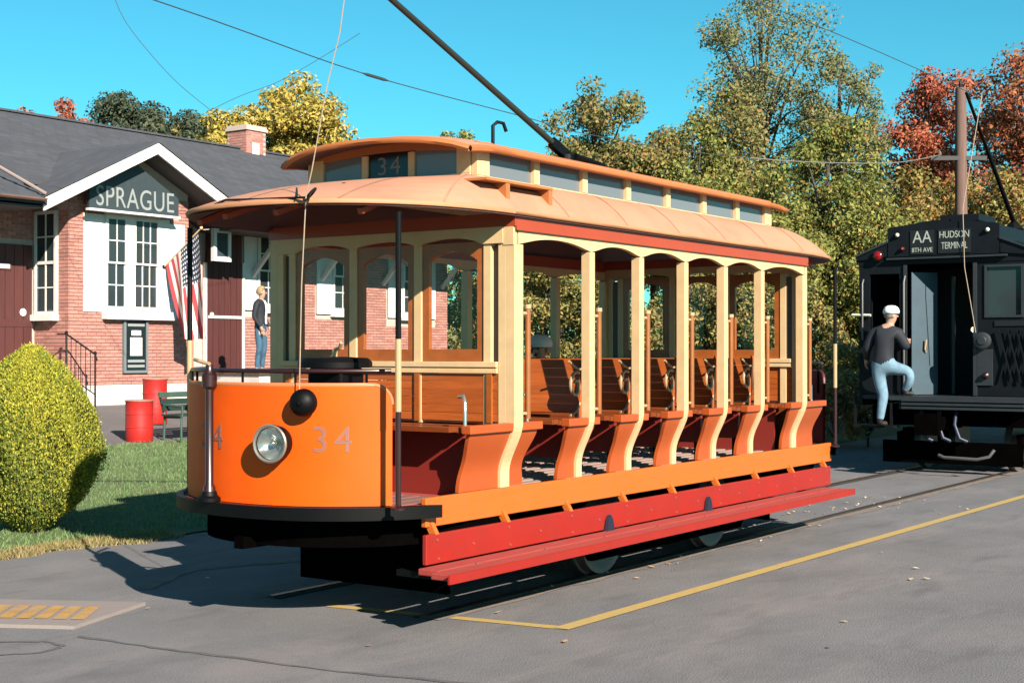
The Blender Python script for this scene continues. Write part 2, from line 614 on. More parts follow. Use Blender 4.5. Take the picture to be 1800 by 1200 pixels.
def blades(n, x0, x1, y0f, y1, hmin, hmax, wid, zf, lean=0.5):
    x = RNG.uniform(x0, x1, n)
    yb = np.array([y0f(a) for a in x])
    y = yb + (y1 - yb) * RNG.random(n) ** 1.0
    z = np.array([zf(b) for b in y])
    h = RNG.uniform(hmin, hmax, n)
    a = RNG.uniform(0, 2 * np.pi, n)
    lx, ly = RNG.normal(0, lean, n) * h, RNG.normal(0, lean, n) * h
    V = np.zeros((n, 3, 3))
    V[:, 0] = np.stack([x - np.cos(a) * wid, y - np.sin(a) * wid, z], 1)
    V[:, 1] = np.stack([x + np.cos(a) * wid, y + np.sin(a) * wid, z], 1)
    V[:, 2] = np.stack([x + lx, y + ly, z + h], 1)
    return V.reshape(-1, 3)
M_grass = leaf_mat('grass blades', [(0.16, 0.26, 0.10), (0.19, 0.29, 0.12), (0.175, 0.27, 0.095), (0.24, 0.29, 0.15), (0.13, 0.22, 0.08)], 0.3)
V = blades(52000, 7.5, 17.5, lambda x: wob(x) + 0.25, 18.0, 0.025, 0.07, 0.006, hgt)
o = link('grass', np_mesh('grass', V, 3, [M_grass]))
tag(o, 'short mown green grass on the bank beside the bush', 'grass'); o['kind'] = 'stuff'
M_dry = leaf_mat('dry grass', [(0.33, 0.25, 0.12), (0.26, 0.21, 0.09), (0.16, 0.17, 0.06), (0.38, 0.27, 0.15)], 0.25)
V = blades(6000, 5.5, 10.2, lambda x: wob(x) - 0.08, 11.58, 0.02, 0.07, 0.006, lambda y: max(hgt(y), 0.0))
o = link('dry_grass', np_mesh('dry_grass', V, 3, [M_dry]))
tag(o, 'dry yellowed grass fringe along the road edge below the bush', 'grass'); o['kind'] = 'stuff'

# leaf litter on the road
M_lit = leaf_mat('fallen leaves', [(0.55, 0.42, 0.28), (0.60, 0.50, 0.36), (0.45, 0.26, 0.11), (0.62, 0.55, 0.46)], 0.1)
pts = []
for i in range(90):
    r = random.random()
    if r < 0.38: x, y = random.gauss(16.6, 0.9), random.gauss(6.5, 0.5)
    elif r < 0.7: x, y = random.uniform(8.5, 16), random.gauss(6.22, 0.12)
    else: x, y = random.uniform(5.5, 18), random.uniform(2.5, 9.5)
    s = random.uniform(0.012, 0.035); a = random.uniform(0, 6.3)
    dx, dy = math.cos(a) * s, math.sin(a) * s
    z = 0.012
    pts += [(x - dx, y - dy, z), (x + dy * .6, y - dx * .6, z + .006), (x + dx, y + dy, z + random.uniform(0, .02)), (x - dy * .6, y + dx * .6, z + .004)]
o = link('fallen_leaves', np_mesh('fallen_leaves', pts, 4, [M_lit]))
tag(o, 'scattered pale fallen leaves on the road and along the rail', 'leaves'); o['kind'] = 'stuff'

# ---------------------------------------------------------------- the brick depot
YB, YW = 22.19, 23.2
BX0, BX1 = 17.34, 20.32
M_white = mat('white paint', (1.25, 1.22, 1.17), 0.55, var=0.06, scale=5, dirt=(0.5, 0.46, 0.40), dirt_amt=0.25, dirt_scale=4)
M_brick = mat('red brick', (0.74, 0.33, 0.27), 0.9, var=0.14, scale=14, obj_rand=0.16, bump=0.3, bscale=60)
M_brickS = mat('red brick run', (0.74, 0.33, 0.27), 0.9, var=0.14, scale=14, island=0.20, bump=0.3, bscale=60)
M_mortar = mat('mortar', (0.92, 0.70, 0.62), 0.95, var=0.1, scale=10)
M_found = mat('whitewashed foundation', (1.05, 0.94, 0.87), 0.9, var=0.1, scale=3, bump=0.4)
M_shing = mat('dark roof shingles', (0.115, 0.122, 0.145), 0.92, var=0.12, scale=2.0, bump=0.5, bscale=50)
def tab_mat(M):
    """Shingle tabs: each a little lighter or darker than the next."""
    t = M.node_tree
    b = t.nodes['Principled BSDF']
    src = b.inputs['Base Color'].links[0].from_socket
    tc = t.nodes.new('ShaderNodeTexCoord')
    br = t.nodes.new('ShaderNodeTexBrick')
    br.inputs['Scale'].default_value = 1.0
    br.inputs['Color1'].default_value = (0.76, 0.77, 0.79, 1); br.inputs['Color2'].default_value = (0.98, 0.99, 1.02, 1); br.inputs['Mortar'].default_value = (0.6, 0.6, 0.6, 1)
    br.inputs['Mortar Size'].default_value = 0.008
    br.inputs['Brick Width'].default_value = 0.30; br.inputs['Row Height'].default_value = 0.2208
    t.links.new(tc.outputs['Object'], br.inputs['Vector'])
    mx = t.nodes.new('ShaderNodeMix'); mx.data_type = 'RGBA'; mx.blend_type = 'MULTIPLY'; mx.inputs[0].default_value = 1.0
    t.links.new(src, mx.inputs[6]); t.links.new(br.outputs['Color'], mx.inputs[7]); t.links.new(mx.outputs[2], b.inputs['Base Color'])
tab_mat(M_shing)
M_shut = mat('white shutter paint', (1.25, 1.24, 1.22), 0.6, var=0.04, scale=6)
M_pane = mat('dark window glass', (0.05, 0.072, 0.078), 0.08, spec=0.3)
M_door = mat('maroon door paint', (0.135, 0.030, 0.026), 0.65, var=0.2, scale=3, stretch=(6, 6, 0.6), obj_rand=0.12)
M_iron = mat('black iron', (0.012, 0.012, 0.014), 0.45, 0.3)
M_soff = mat('soffit boards', (0.16, 0.155, 0.16), 0.8, var=0.1)
M_gutter = mat('copper brown gutter', (0.32, 0.19, 0.15), 0.6, var=0.2, scale=4)
M_signb = mat('slate sign board', (0.05, 0.075, 0.088), 0.6, var=0.1)
M_signl = mat('pale sign lettering', (0.46, 0.50, 0.50), 0.6)

depot = thing('brick_depot', 'brick depot with dark roof and white gabled bay signed SPRAGUE', 'building', (18.83, 24, 0.85))
ZS = 4.66      # sign foot / wall head of the bay
GA, GL = 5.94, 4.65     # gable apex and eave heights at the front of the bay roof
GX, GH = 18.9, 2.58     # gable centre and half span
def roof_z(x):
    return GA - abs(x - GX) * (GA - GL) / GH
# walls (mortar body behind the bricks)
wb = MB()
pent = [(BX0, YB + 0.012, 1.26), (BX1, YB + 0.012, 1.26), (BX1, YB + 0.012, roof_z(BX1) - 0.1), (GX, YB + 0.012, GA - 0.12), (BX0, YB + 0.012, roof_z(BX0) - 0.1)]
wb.prism(pent, (0, YW + 0.3 - YB, 0))
wb.build('bay_wall', M_mortar, depot, fix=True)
box('main_wall', M_mortar, depot, 6, 30.45, YW + 0.012, YW + 8, 1.26, 5.2)
MB().box(BX0 - 0.03, BX1 + 0.03, YB - 0.03, YW + 0.2, 0.5, 1.262).build('bay_foundation', M_found, depot)
MB().box(5.97, 30.48, YW - 0.03, YW + 8, 0.5, 1.258).build('foundation', M_found, depot)

# openings: bricks are left out there
BAY_OPEN = [(18.16, 19.78, 2.70, 4.60)]
BW, BH, J = 0.203, 0.057, 0.011
def brick_cells(x0, x1, z0, z1f, opens):
    z, row = z0, 0
    while True:
        x = x0 - (BW / 2 if row % 2 else 0)
        top = False
        while x < x1:
            a, b = max(x, x0), min(x + BW, x1)
            if b - a > 0.03 and z + BH < z1f((a + b) / 2):
                top = True
                segs = [(a, b)]
                for o0, o1, p0, p1 in opens:
                    if p0 < z + BH and z < p1:
                        segs = [q for u, v in segs for q in ((u, min(v, o0)), (max(u, o1), v)) if q[1] - q[0] > 0.02]
                for u, v in segs:
                    yield u, v, z, z + BH
            x += BW + J
        if not top:
            break
        z += BH + J
        row += 1
full = MB().box(0, BW, -0.012, 0.02, 0, BH).mesh('brick', M_brick)
half = MB().box(0, BW / 2, -0.012, 0.02, 0, BH).mesh('brick', M_brick)
n_single = 0
rest = MB()
offd = OFF[depot]
for a, b, z0, z1 in brick_cells(BX0, BX1, 1.27, lambda x: min(roof_z(x) - 0.25, ZS + 0.35), BAY_OPEN + [(17.83, 20.07, 4.62, 9), (18.62, 19.19, 1.51, 2.55)]):
    w = b - a
    if n_single < 295 and (abs(w - BW) < 0.004 or abs(w - BW / 2) < 0.012):
        o = link('brick', full if abs(w - BW) < 0.004 else half, depot)
        o.location = Vector((a, YB + random.uniform(-0.003, 0.003), z0)) - offd
        n_single += 1
    else:
        rest.box(a, b, YB - 0.012 + random.uniform(-0.003, 0.003), YB + 0.02, z0, z1)
# the bay's left side, seen at a slant
for a, b, z0, z1 in brick_cells(YB + 0.0, YW, 1.27, lambda x: ZS - 0.02, [(22.48, 23.2, 2.52, 4.62)]):
    rest.box(BX0 - 0.012, BX0 + 0.02, a, b, z0, z1)
MAIN_OPEN = [(14.6, 17.3, 1.0, 4.0), (21.4, 22.9, 1.0, 4.7), (22.85, 24.5, 2.75, 4.75), (25.25, 26.95, 2.7, 4.75), (27.9, 29.95, 2.6, 4.75)]
for a, b, z0, z1 in brick_cells(BX1 + 0.02, 30.45, 1.27, lambda x: 4.95, MAIN_OPEN):
    rest.box(a, b, YW - 0.012, YW + 0.02, z0, z1)
for a, b, z0, z1 in brick_cells(13.5, BX0 - 0.02, 1.27, lambda x: 4.95, MAIN_OPEN):
    rest.box(a, b, YW - 0.012, YW + 0.02, z0, z1)
ob = rest.build('brick_courses', M_brickS, depot)
ob['kind'] = 'stuff'

def window_y(parent, x0, x1, z0, z1, y, cols, name='window', frame=0.05, sill=True, rows=2):
    """A double-hung window in a wall facing -Y: frame, two sashes, one pane per light."""
    w = MB()
    w.box(x0, x0 + frame, y - 0.05, y + 0.05, z0, z1); w.box(x1 - frame, x1, y - 0.05, y + 0.05, z0, z1)
    w.box(x0 + frame, x1 - frame, y - 0.05, y + 0.05, z1 - frame, z1); w.box(x0 + frame, x1 - frame, y - 0.05, y + 0.05, z0, z0 + frame)
    wo = w.build(name, M_white, parent)
    xa, xb, za, zb = x0 + frame, x1 - frame, z0 + frame, z1 - frame
    zm = (za + zb) / 2
    for k, (p, q, yy) in enumerate(((za, zm + 0.02, y - 0.010), (zm - 0.02, zb, y - 0.034))):
        s = MB()
        st = 0.035
        s.box(xa, xa + st, yy - 0.012, yy + 0.012, p, q); s.box(xb - st, xb, yy - 0.012, yy + 0.012, p, q)
        s.box(xa + st, xb - st, yy - 0.012, yy + 0.012, p, p + st); s.box(xa + st, xb - st, yy - 0.012, yy + 0.012, q - st, q)
        cw = (xb - xa - 2 * st) / cols
        rh = (q - p - 2 * st) / rows
        for c in range(1, cols):
            s.box(xa + st + c * cw - 0.011, xa + st + c * cw + 0.011, yy - 0.010, yy + 0.010, p + st, q - st)
        for r in range(1, rows):
            s.box(xa + st, xb - st, yy - 0.008, yy + 0.008, p + st + r * rh - 0.011, p + st + r * rh + 0.011)
        s.build('sash', M_white, wo)
        for c in range(cols):
            for r in range(rows):
                a, b = xa + st + c * cw + 0.011, xa + st + (c + 1) * cw - 0.011
                f, g = p + st + r * rh + 0.011, p + st + (r + 1) * rh - 0.011
                tl = random.uniform(-0.004, 0.004)
                MB().add([(a, yy + 0.004, f), (b, yy + 0.004 + tl, f), (b, yy + 0.004 + tl, g), (a, yy + 0.004, g)], [(0, 1, 2, 3)]).build('pane', M_pane, wo)
    if sill:
        MB().box(x0 - 0.04, x1 + 0.04, y - 0.13, y + 0.03, z0 - 0.11, z0 - 0.002).build('window_sill', M_white, wo)
    return wo
def shutter(parent, x0, x1, z0, z1, y):
    s = MB()
    s.box(x0, x1, y - 0.035, y - 0.014, z0, z1)
    for a, b in ((x0 + .05, x1 - .05),):
        for p, q in ((z0 + .07, (z0 + z1) / 2 - .04), ((z0 + z1) / 2 + .04, z1 - .07)):
            s.box(a, b, y - 0.043, y - 0.0351, p, q)
    return s.build('shutter', M_shut, parent)
window_y(depot, 18.16, 18.74, 2.71, 4.58, YB, 2, sill=False)
window_y(depot, 18.84, 19.55, 2.71, 4.58, YB, 3, sill=False)
MB().box(18.74, 18.84, YB - 0.05, YB + 0.05, 2.71, 4.6).box(19.55, 19.78, YB - 0.045, YB + 0.05, 2.71, 4.6).box(18.16, 19.78, YB - 0.045, YB + 0.05, 4.582, 4.65).build('window_trim', M_white, depot)
MB().box(18.10, 19.86, YB - 0.17, YB + 0.03, 2.54, 2.705).build('window_sill', M_white, depot)
shutter(depot, 17.66, 18.155, 2.68, 4.56, YB); shutter(depot, 19.785, 20.2, 2.68, 4.5, YB)
# bay side window (its wall faces -X)
def window_x(parent, y0, y1, z0, z1, x, cols):
    w = MB()
    f = 0.06
    w.box(x - 0.03, x + 0.05, y0, y0 + f, z0, z1); w.box(x - 0.03, x + 0.05, y1 - f, y1, z0, z1)
    w.box(x - 0.03, x + 0.05, y0 + f, y1 - f, z1 - f, z1); w.box(x - 0.03, x + 0.05, y0 + f, y1 - f, z0, z0 + f)
    zm = (z0 + z1) / 2
    w.box(x - 0.02, x + 0.03, y0 + f, y1 - f, zm - 0.03, zm + 0.03)
    for c in range(1, cols):
        yy = y0 + (y1 - y0) * c / cols
        w.box(x - 0.012, x + 0.02, yy - 0.014, yy + 0.014, z0 + f, zm - 0.03); w.box(x - 0.012, x + 0.02, yy - 0.014, yy + 0.014, zm + 0.03, z1 - f)
    for zz in (z0 + (zm - z0) * .52, zm + (z1 - zm) * .5):
        w.box(x - 0.008, x + 0.018, y0 + f, y1 - f, zz - 0.013, zz + 0.013)
    wo = w.build('window', M_white, parent)
    MB().add([(x + 0.005, y0 + f, z0 + f), (x + 0.005, y1 - f, z0 + f), (x + 0.005, y1 - f, z1 - f), (x + 0.005, y0 + f, z1 - f)], [(0, 1, 2, 3)]).build('pane', M_pane, wo)
    MB().box(x - 0.14, x + 0.02, y0 - 0.04, y1 + 0.04, z0 - 0.12, z0 - 0.002).build('window_sill', M_white, wo)
window_x(depot, 22.5, 23.16, 2.62, 4.6, BX0 - 0.035, 2)

# gable: barge boards, soffit, roof of the bay
YG = YB - 0.70
tsl = (GA - GL) / GH
for s, nm in ((-1, 'left'), (1, 'right')):
    ex = GX + s * (GH + 0.06)
    ez = GL - 0.06 * tsl
    poly = [(GX, YG, GA + 0.06), (ex, YG, ez + 0.06), (ex, YG, ez - 0.17), (GX, YG, GA - 0.17)]
    MB().prism(poly, (0, 0.045, 0)).build('barge_board', M_white, depot, fix=True)
    r = MB().prism([(GX, YG + 0.05, GA + 0.02), (ex, YG + 0.05, ez + 0.02), (ex, YG + 0.05, ez - 0.06), (GX, YG + 0.05, GA - 0.06)], (0, 3.2, 0))
    r.build('bay_roof', M_shing, depot, fix=True)
    r = MB().prism([(GX, YG + 0.05, GA - 0.065), (ex, YG + 0.05, ez - 0.065), (ex, YG + 0.05, ez - 0.10), (GX, YG + 0.05, GA - 0.10)], (0, 0.7, 0))
    r.build('soffit', M_soff, depot, fix=True)
    # shingle covering with a lip
    r = MB().prism([(GX, YG - 0.03, GA + 0.095), (ex + s * 0.05, YG - 0.03, ez + 0.072), (ex + s * 0.05, YG - 0.03, ez + 0.062), (GX, YG - 0.03, GA + 0.062)], (0, 3.3, 0))
    r.build('shingle_cover', M_shing, depot, fix=True)

# sign board and its lettering
sx0, sx1, SY, SZ = 17.55, 19.76, 21.86, 4.63
sign = MB().prism([(sx0, SY, SZ), (sx1, SY, SZ), (sx1, SY, SZ + 0.36), (18.70, SY, SZ + 0.93), (sx0, SY, SZ + 0.36)], (0, 0.06, 0)).build('name_board', M_signb, depot, fix=True)
MB().box(sx0 - 0.03, sx1 + 0.03, SY - 0.03, SY + 0.07, SZ - 0.045, SZ - 0.001).build('board_rail', M_white, sign)
for x in (sx0 + 0.15, sx1 - 0.15):
    MB().box(x - 0.03, x + 0.03, SY + 0.061, YB - 0.001, SZ + 0.1, SZ + 0.2).build('board_bracket', M_soff, sign)
place_text('lettering', 'SPRAGUE', 0.56, M_signl, sign, (18.67, SY - 0.004, SZ + 0.235), (1, 0, 0), (0, 0, 1), 0.003, 1.06, 0.80)
# main roof
EY, EZ, RY, RZ = 21.46, 4.66, 27.2, 7.24
rs = (RZ - EZ) / (RY - EY)
roof = MB()
YM = 22.55
ZM = EZ + (YM - EY) * rs
for xa, xb, ya, za in ((5, 16.30, EY, EZ), (16.30, 21.50, YM, ZM), (21.50, 31.3, EY, EZ)):
    roof.add([(xa, ya, za), (xb, ya, za), (xb, RY, RZ), (xa, RY, RZ)], [(0, 1, 2, 3)])
    roof.add([(xa, ya, za - 0.10), (xb, ya, za - 0.10), (xb, RY, RZ - 0.10), (xa, RY, RZ - 0.10)], [(3, 2, 1, 0)])
    roof.add([(xa, ya, za - 0.10), (xb, ya, za - 0.10), (xb, ya, za), (xa, ya, za)], [(0, 1, 2, 3)])
roof.add([(31.3, RY, RZ), (5, RY, RZ), (5, 2 * RY - EY, EZ), (31.3, 2 * RY - EY, EZ)], [(0, 1, 2, 3)])
roof.add([(31.3, EY, EZ - .1), (31.3, RY, RZ - .1), (31.3, RY, RZ), (31.3, EY, EZ)], [(0, 1, 2, 3)])
for x in (16.30, 21.50):
    roof.add([(x, EY, EZ - .1), (x, YM, ZM - .1), (x, YM, ZM), (x, EY, EZ)], [(0, 1, 2, 3)])
ro = roof.build('roof', M_shing, depot)
# shingle courses as real laps
for i in range(1, 26):
    t0 = i / 26
    y0, z0 = EY + (RY - EY) * t0, EZ + (RZ - EZ) * t0
    y1, z1 = EY + (RY - EY) * (t0 + 1 / 26), EZ + (RZ - EZ) * (t0 + 1 / 26)
    for xa, xb in (((5, 31.32),) if y0 > YM else ((5, 16.29), (21.51, 31.32))):
        MB().prism([(xa, y0, z0 + 0.002), (xa, y0, z0 + 0.018), (xa, y1, z1 + 0.004), (xa, y1, z1 + 0.001)], (xb - xa, 0, 0)).build('shingle_course', M_shing, ro, fix=True)
MB().box(5, 31.32, RY - 0.1, RY + 0.1, RZ + 0.0, RZ + 0.045).build('ridge_cap', M_shing, ro)
g = MB()
gp = [(math.cos(a) * 0.07, math.sin(a) * 0.06) for a in [math.pi + k * math.pi / 6 for k in range(7)]]
for xa, xb in ((5, GX - GH - 0.12), (GX + GH + 0.12, 31.3)):
    g.prism([(xa, EY - 0.075 + a, EZ + b) for a, b in gp] , (xb - xa, 0, 0))
g.build('gutter', M_gutter, depot, fix=True)
MB().tube([(15.86, EY + 0.9, EZ + 0.98), (15.84, EY + 0.84, EZ + 0.62), (16.3, EY + 0.03, EZ + 0.09)], 0.035).build('roof_pipe', mat('pinkish tin', (0.55, 0.42, 0.38), 0.5, 0.3), depot)
# chimney
ch = MB()
cx0, cx1, cy0, cy1 = 26.65, 27.35, 26.9, 27.6
ch.box(cx0, cx1, cy0, cy1, 6.6, 7.72).box(cx0 - 0.05, cx1 + 0.05, cy0 - 0.05, cy1 + 0.05, 7.722, 7.80).box(cx0 - 0.02, cx1 + 0.02, cy0 - 0.02, cy1 + 0.02, 7.802, 7.86)
co = ch.build('chimney', M_mortar, ro)
cb = MB()
for r in range(16):
    z = 6.65 + r * 0.067
    for k in range(4):
        a = cx0 + k * 0.178 - (0.089 if r % 2 else 0)
        cb.box(max(a, cx0), min(a + 0.168, cx1), cy0 - 0.009, cy0 + 0.01, z, z + 0.057)
        a = cy0 + k * 0.178 - (0.089 if r % 2 else 0)
        cb.box(cx0 - 0.009, cx0 + 0.01, max(a, cy0), min(a + 0.168, cy1), z, z + 0.057)
c2 = cb.build('chimney_bricks', M_brickS, ro)
c2['kind'] = 'stuff'
MB().box(cx0 + 0.2, cx1 - 0.25, cy0 - 0.02, cy0 - 0.0095, 7.0, 7.4).build('flashing', M_white, ro)
MB().tube([(31.0 , 27.0, 7.25), (31.0, 27.0, 7.9), (31.1, 26.95, 7.98), (31.25, 26.9, 7.9)], 0.03).build('vent_pipe', M_iron, ro)

# doors: planks hung on rails
def freight_door(x0, x1, z0, z1, y, n, lab=None):
    d_ = MB()
    d_.box(x0, x1, y - 0.035, y - 0.014, z0, z1)
    do = d_.build('door', M_door, depot)
    w = (x1 - x0) / n
    for i in range(n):
        MB().box(x0 + i * w + 0.006, x0 + (i + 1) * w - 0.006, y - 0.055, y - 0.0351, z0 + 0.01, z1 - 0.01).build('plank', M_door, do)
    return do
d1 = freight_door(15.2, 17.22, 1.3, 3.95, YW - 0.02, 10)
MB().box(15.2, 17.22, YW - 0.085, YW - 0.076, 2.38, 2.52).box(16.1, 16.75, YW - 0.09, YW - 0.0765, 3.45, 3.62).build('door_batten', M_door, d1)
MB().box(16.15, 16.7, YW - 0.105, YW - 0.0905, 3.48, 3.57).build('door_track', M_white, d1)
MB().lathe((17.0, YW - 0.085, 2.66), (0, -1, 0), [(0, 0.07), (0.01, 0.075), (0.025, 0.03)], 12).build('door_handle', M_white, d1)
d2 = freight_door(21.72, 22.78, 1.5, 4.5, YW - 0.02, 6)
MB().box(21.66, 21.715, YW - 0.09, YW - 0.014, 1.5, 3.85).box(22.785, 22.85, YW - 0.09, YW - 0.014, 1.5, 3.9).build('door_frame', M_white, d2)
MB().box(21.75, 22.76, YW - 0.105, YW - 0.076, 2.64, 2.70).lathe((21.85, YW - 0.08, 2.72), (0, -1, 0), [(0, 0.05), (0.03, 0.05), (0.05, 0.02)], 10).build('door_bar', M_white, d2)
# small framed notice window beside the bay
n1 = MB().box(21.38, 21.46, YB + 0.35, YB + 0.45, 3.85, 4.55).box(21.80, 21.88, YB + 0.35, YB + 0.45, 3.85, 4.55).box(21.46, 21.80, YB + 0.35, YB + 0.45, 4.46, 4.55).box(21.46, 21.80, YB + 0.35, YB + 0.45, 3.85, 3.95).build('framed_notice', M_white, depot)
MB().box(21.46, 21.80, YB + 0.38, YB + 0.43, 3.95, 4.46).build('notice_panel', M_signb, n1)
# windows and shutters of the main wall, seen through the trolley
for (s0, s1, w0, w1, zz) in ((22.88, 23.28, 23.29, 24.3, 2.9), (25.28, 25.82, 25.83, 26.9, 2.86), (27.95, 28.50, 28.51, 29.4, 2.82)):
    window_y(depot, w0, w1, zz, 4.62, YW - 0.01, 3, frame=0.07)
    shutter(depot, s0, s1, zz - 0.05, 4.6, YW - 0.01)
shutter(depot, 29.41, 29.9, 2.77, 4.6, YW - 0.01)
shutter(depot, 14.9, 15.12, 3.9, 4.6, YW - 0.01)
# knee braces under the deep eave
for x in (23.15, 25.45, 27.75, 30.2):
    MB().bar((x, YW - 0.02, 3.60), (x, YW - 1.0, 4.62), 0.09, 0.09).build('eave_brace', M_white, depot)
for xa, xb in ((5.2, 16.28), (21.52, 31.2)):
    MB().box(xa, xb, EY + 0.12, YW - 0.014, EZ - 0.16, EZ - 0.12).build('eave_soffit', M_soff, depot)

# notice on the bay
nb = thing('notice_board', 'framed dark notice with white sheets on the brick bay', 'notice', (18.9, YB - 0.03, 1.5))
MB().box(18.63, 19.18, YB - 0.06, YB - 0.004, 1.52, 2.54).build('backing', mat('green black panel', (0.012, 0.03, 0.03), 0.4), nb)
fr = MB()
for a in ((18.60, 18.655, 1.49, 2.57), (19.155, 19.21, 1.49, 2.57)):
    fr.box(a[0], a[1], YB - 0.075, YB - 0.004, a[2], a[3])
fr.box(18.655, 19.155, YB - 0.075, YB - 0.004, 2.52, 2.57).box(18.655, 19.155, YB - 0.075, YB - 0.004, 1.49, 1.54)
fr.build('frame', mat('grey blue frame', (0.25, 0.30, 0.33), 0.6), nb)
MB().box(18.76, 19.06, YB - 0.066, YB - 0.0605, 1.83, 2.19).build('paper', M_white, nb)
MB().box(18.79, 19.03, YB - 0.066, YB - 0.0605, 2.23, 2.33).build('paper', M_white, nb)
for zz in (2.41, 1.60, 1.70):
    MB().box(18.70, 19.12, YB - 0.066, YB - 0.0605, zz, zz + 0.05).build('text_strip', M_signl, nb)

# the raised loading platform right of the bay
plat = thing('loading_platform', 'low white sided loading platform along the depot wall', 'platform', (25.5, 21.7, 0.5))
MB().box(20.42, 30.4, 20.25, YW - 0.035, 0.4, 1.44).build('base', M_found, plat)
M_deck = mat('deck boards', (0.16, 0.085, 0.055), 0.85, var=0.2, scale=5, obj_rand=0.15)
for i in range(18):
    y0 = 20.2 + i * 0.163
    MB().box(20.38, 30.45, y0, y0 + 0.150, 1.445, 1.49).build('plank', M_deck, plat)

# iron hand rail by the bay steps
hr = thing('iron_handrail', 'black iron handrail by the left corner of the bay', 'handrail', (17.2, 21.7, 0.8))
a, b, c = Vector((16.92, 22.0, 2.24)), Vector((17.06, 21.9, 2.24)), Vector((17.36, 21.45, 1.86))
gz = 0.84
MB().tube([a, b, c, c + Vector((0.02, -0.03, -0.12))], 0.018).build('top_rail', M_iron, hr)
MB().tube([b - Vector((0, 0, .75)), c - Vector((0, 0, .75))], 0.012).build('lower_rail', M_iron, hr)
for t in (0.0, 1.0):
    p = b.lerp(c, t)
    MB().tube([(p.x, p.y, gz - 0.1), (p.x, p.y, p.z)], 0.018).lathe((p.x, p.y, p.z), (0, 0, 1), [(0, .03), (.03, .035), (.06, .01)], 10).build('post', M_iron, hr)
for k in range(1, 6):
    p = b.lerp(c, k / 6)
    MB().tube([(p.x, p.y, p.z - 0.75), (p.x, p.y, p.z)], 0.008, 6).build('baluster', M_iron, hr)
st = thing('entrance_steps', 'pale concrete steps at the left foot of the bay', 'steps', (16.6, 22.4, 0.8))
for i in range(4):
    MB().box(15.6, 17.0, 21.75 + i * 0.35, YW - 0.04, hgt(21.8) - 0.1 if i == 0 else hgt(21.8) + 0.12 * i + 0.001, hgt(21.8) + 0.12 * (i + 1)).build('step', M_found, st)

# ---------------------------------------------------------------- the open trolley car
CX, CY = 11.25, 7.135
PX = [8.62, 9.653, 10.449, 11.25, 12.04, 12.85, 13.88]
M_orange = mat('orange dash paint', (1.32, 0.155, 0.002), 0.5, var=0.08, scale=2.5, coat=0.0, spec=0.2, dirt=(0.78, 0.14, 0.03), dirt_amt=0.5, dirt_scale=2.2, bump=0.06, bscale=9)
M_sill = mat('orange sill paint', (0.95, 0.205, 0.020), 0.5, var=0.06, scale=4, stretch=(0.6, 4, 4), dirt=(0.62, 0.20, 0.05), dirt_amt=0.55, dirt_scale=4, bump=0.12, bscale=12)
M_panel = mat('orange panel paint', (0.68, 0.125, 0.022), 0.42, var=0.07, scale=4, coat=0.2)
M_cream = mat('cream paint', (1.15, 0.79, 0.42), 0.5, var=0.06, scale=6, dirt=(0.85, 0.55, 0.28), dirt_amt=0.45, dirt_scale=5)
M_roof = mat('tan canvas roof', (0.86, 0.39, 0.235), 0.75, var=0.07, scale=1.6, bump=0.15, bscale=15, dirt=(0.62, 0.27, 0.15), dirt_amt=0.6, dirt_scale=2.2)
M_redge = mat('tan roof edge', (0.80, 0.36, 0.17), 0.65, var=0.1, scale=4)
M_roofe = mat('orange roof edge', (0.74, 0.235, 0.065), 0.6, var=0.08, scale=4)
M_letter = mat('red letterboard paint', (0.60, 0.085, 0.028), 0.45, var=0.05, scale=4, coat=0.15)
M_red = mat('red riser paint', (0.52, 0.014, 0.003), 0.55, var=0.08, scale=4, coat=0.2, dirt=(0.34, 0.03, 0.02), dirt_amt=0.6, dirt_scale=3.5, bump=0.12, bscale=12)
M_step = mat('faded red tread', (0.58, 0.050, 0.036), 0.85, var=0.15, scale=6, stretch=(0.5, 4, 4), dirt=(0.48, 0.12, 0.085), dirt_amt=0.6, dirt_scale=5)
def wood(name, col, rough=0.4):
    return mat(name, col, rough, var=0.20, scale=5, stretch=(9, 0.7, 9), coat=0.35, obj_rand=0.10)
M_wood = wood('varnished oak', (0.66, 0.150, 0.026))
M_woodd = wood('dark varnished oak', (0.34, 0.075, 0.018))
M_sash = mat('varnished sash', (0.56, 0.14, 0.022), 0.4, var=0.2, scale=6, coat=0.3)
M_rod = mat('varnished rod', (0.50, 0.16, 0.035), 0.35, var=0.15, scale=8, coat=0.4)
M_black = mat('black iron paint', (0.005, 0.005, 0.006), 0.5, var=0.2, scale=8, spec=0.12)
M_maroon = mat('maroon iron paint', (0.04, 0.007, 0.009), 0.35, coat=0.2)
M_brass = mat('polished brass', (0.95, 0.66, 0.36), 0.35, 0.25)
M_chrome = mat('nickel', (1.3, 1.28, 1.24), 0.2, 0.85)
M_floor = mat('worn red floor', (0.36, 0.16, 0.13), 0.85, var=0.2, scale=5, stretch=(0.5, 5, 5))
M_slat = mat('floor slats', (0.52, 0.36, 0.31), 0.85, var=0.15, scale=5)
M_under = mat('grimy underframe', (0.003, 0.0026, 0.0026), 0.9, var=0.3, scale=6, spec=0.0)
M_tyre = mat('wheel tread steel', (0.28, 0.24, 0.23), 0.5, 0.5, var=0.2, scale=6)
M_ceil = mat('ceiling boards', (0.22, 0.11, 0.10), 0.7, var=0.1, scale=4)
M_cpane = mat('clerestory glass', (0.25, 0.28, 0.31), 0.08, spec=0.6)
M_glass = glass_mat('sash glass', (0.95, 0.95, 0.94), 0.03)
M_num = mat('faded numerals', (0.40, 0.165, 0.12), 0.6)
M_numw = mat('pale numerals', (0.32, 0.30, 0.34), 0.5)
M_bluei = mat('blue grey iron', (0.03, 0.045, 0.09), 0.5, 0.3)

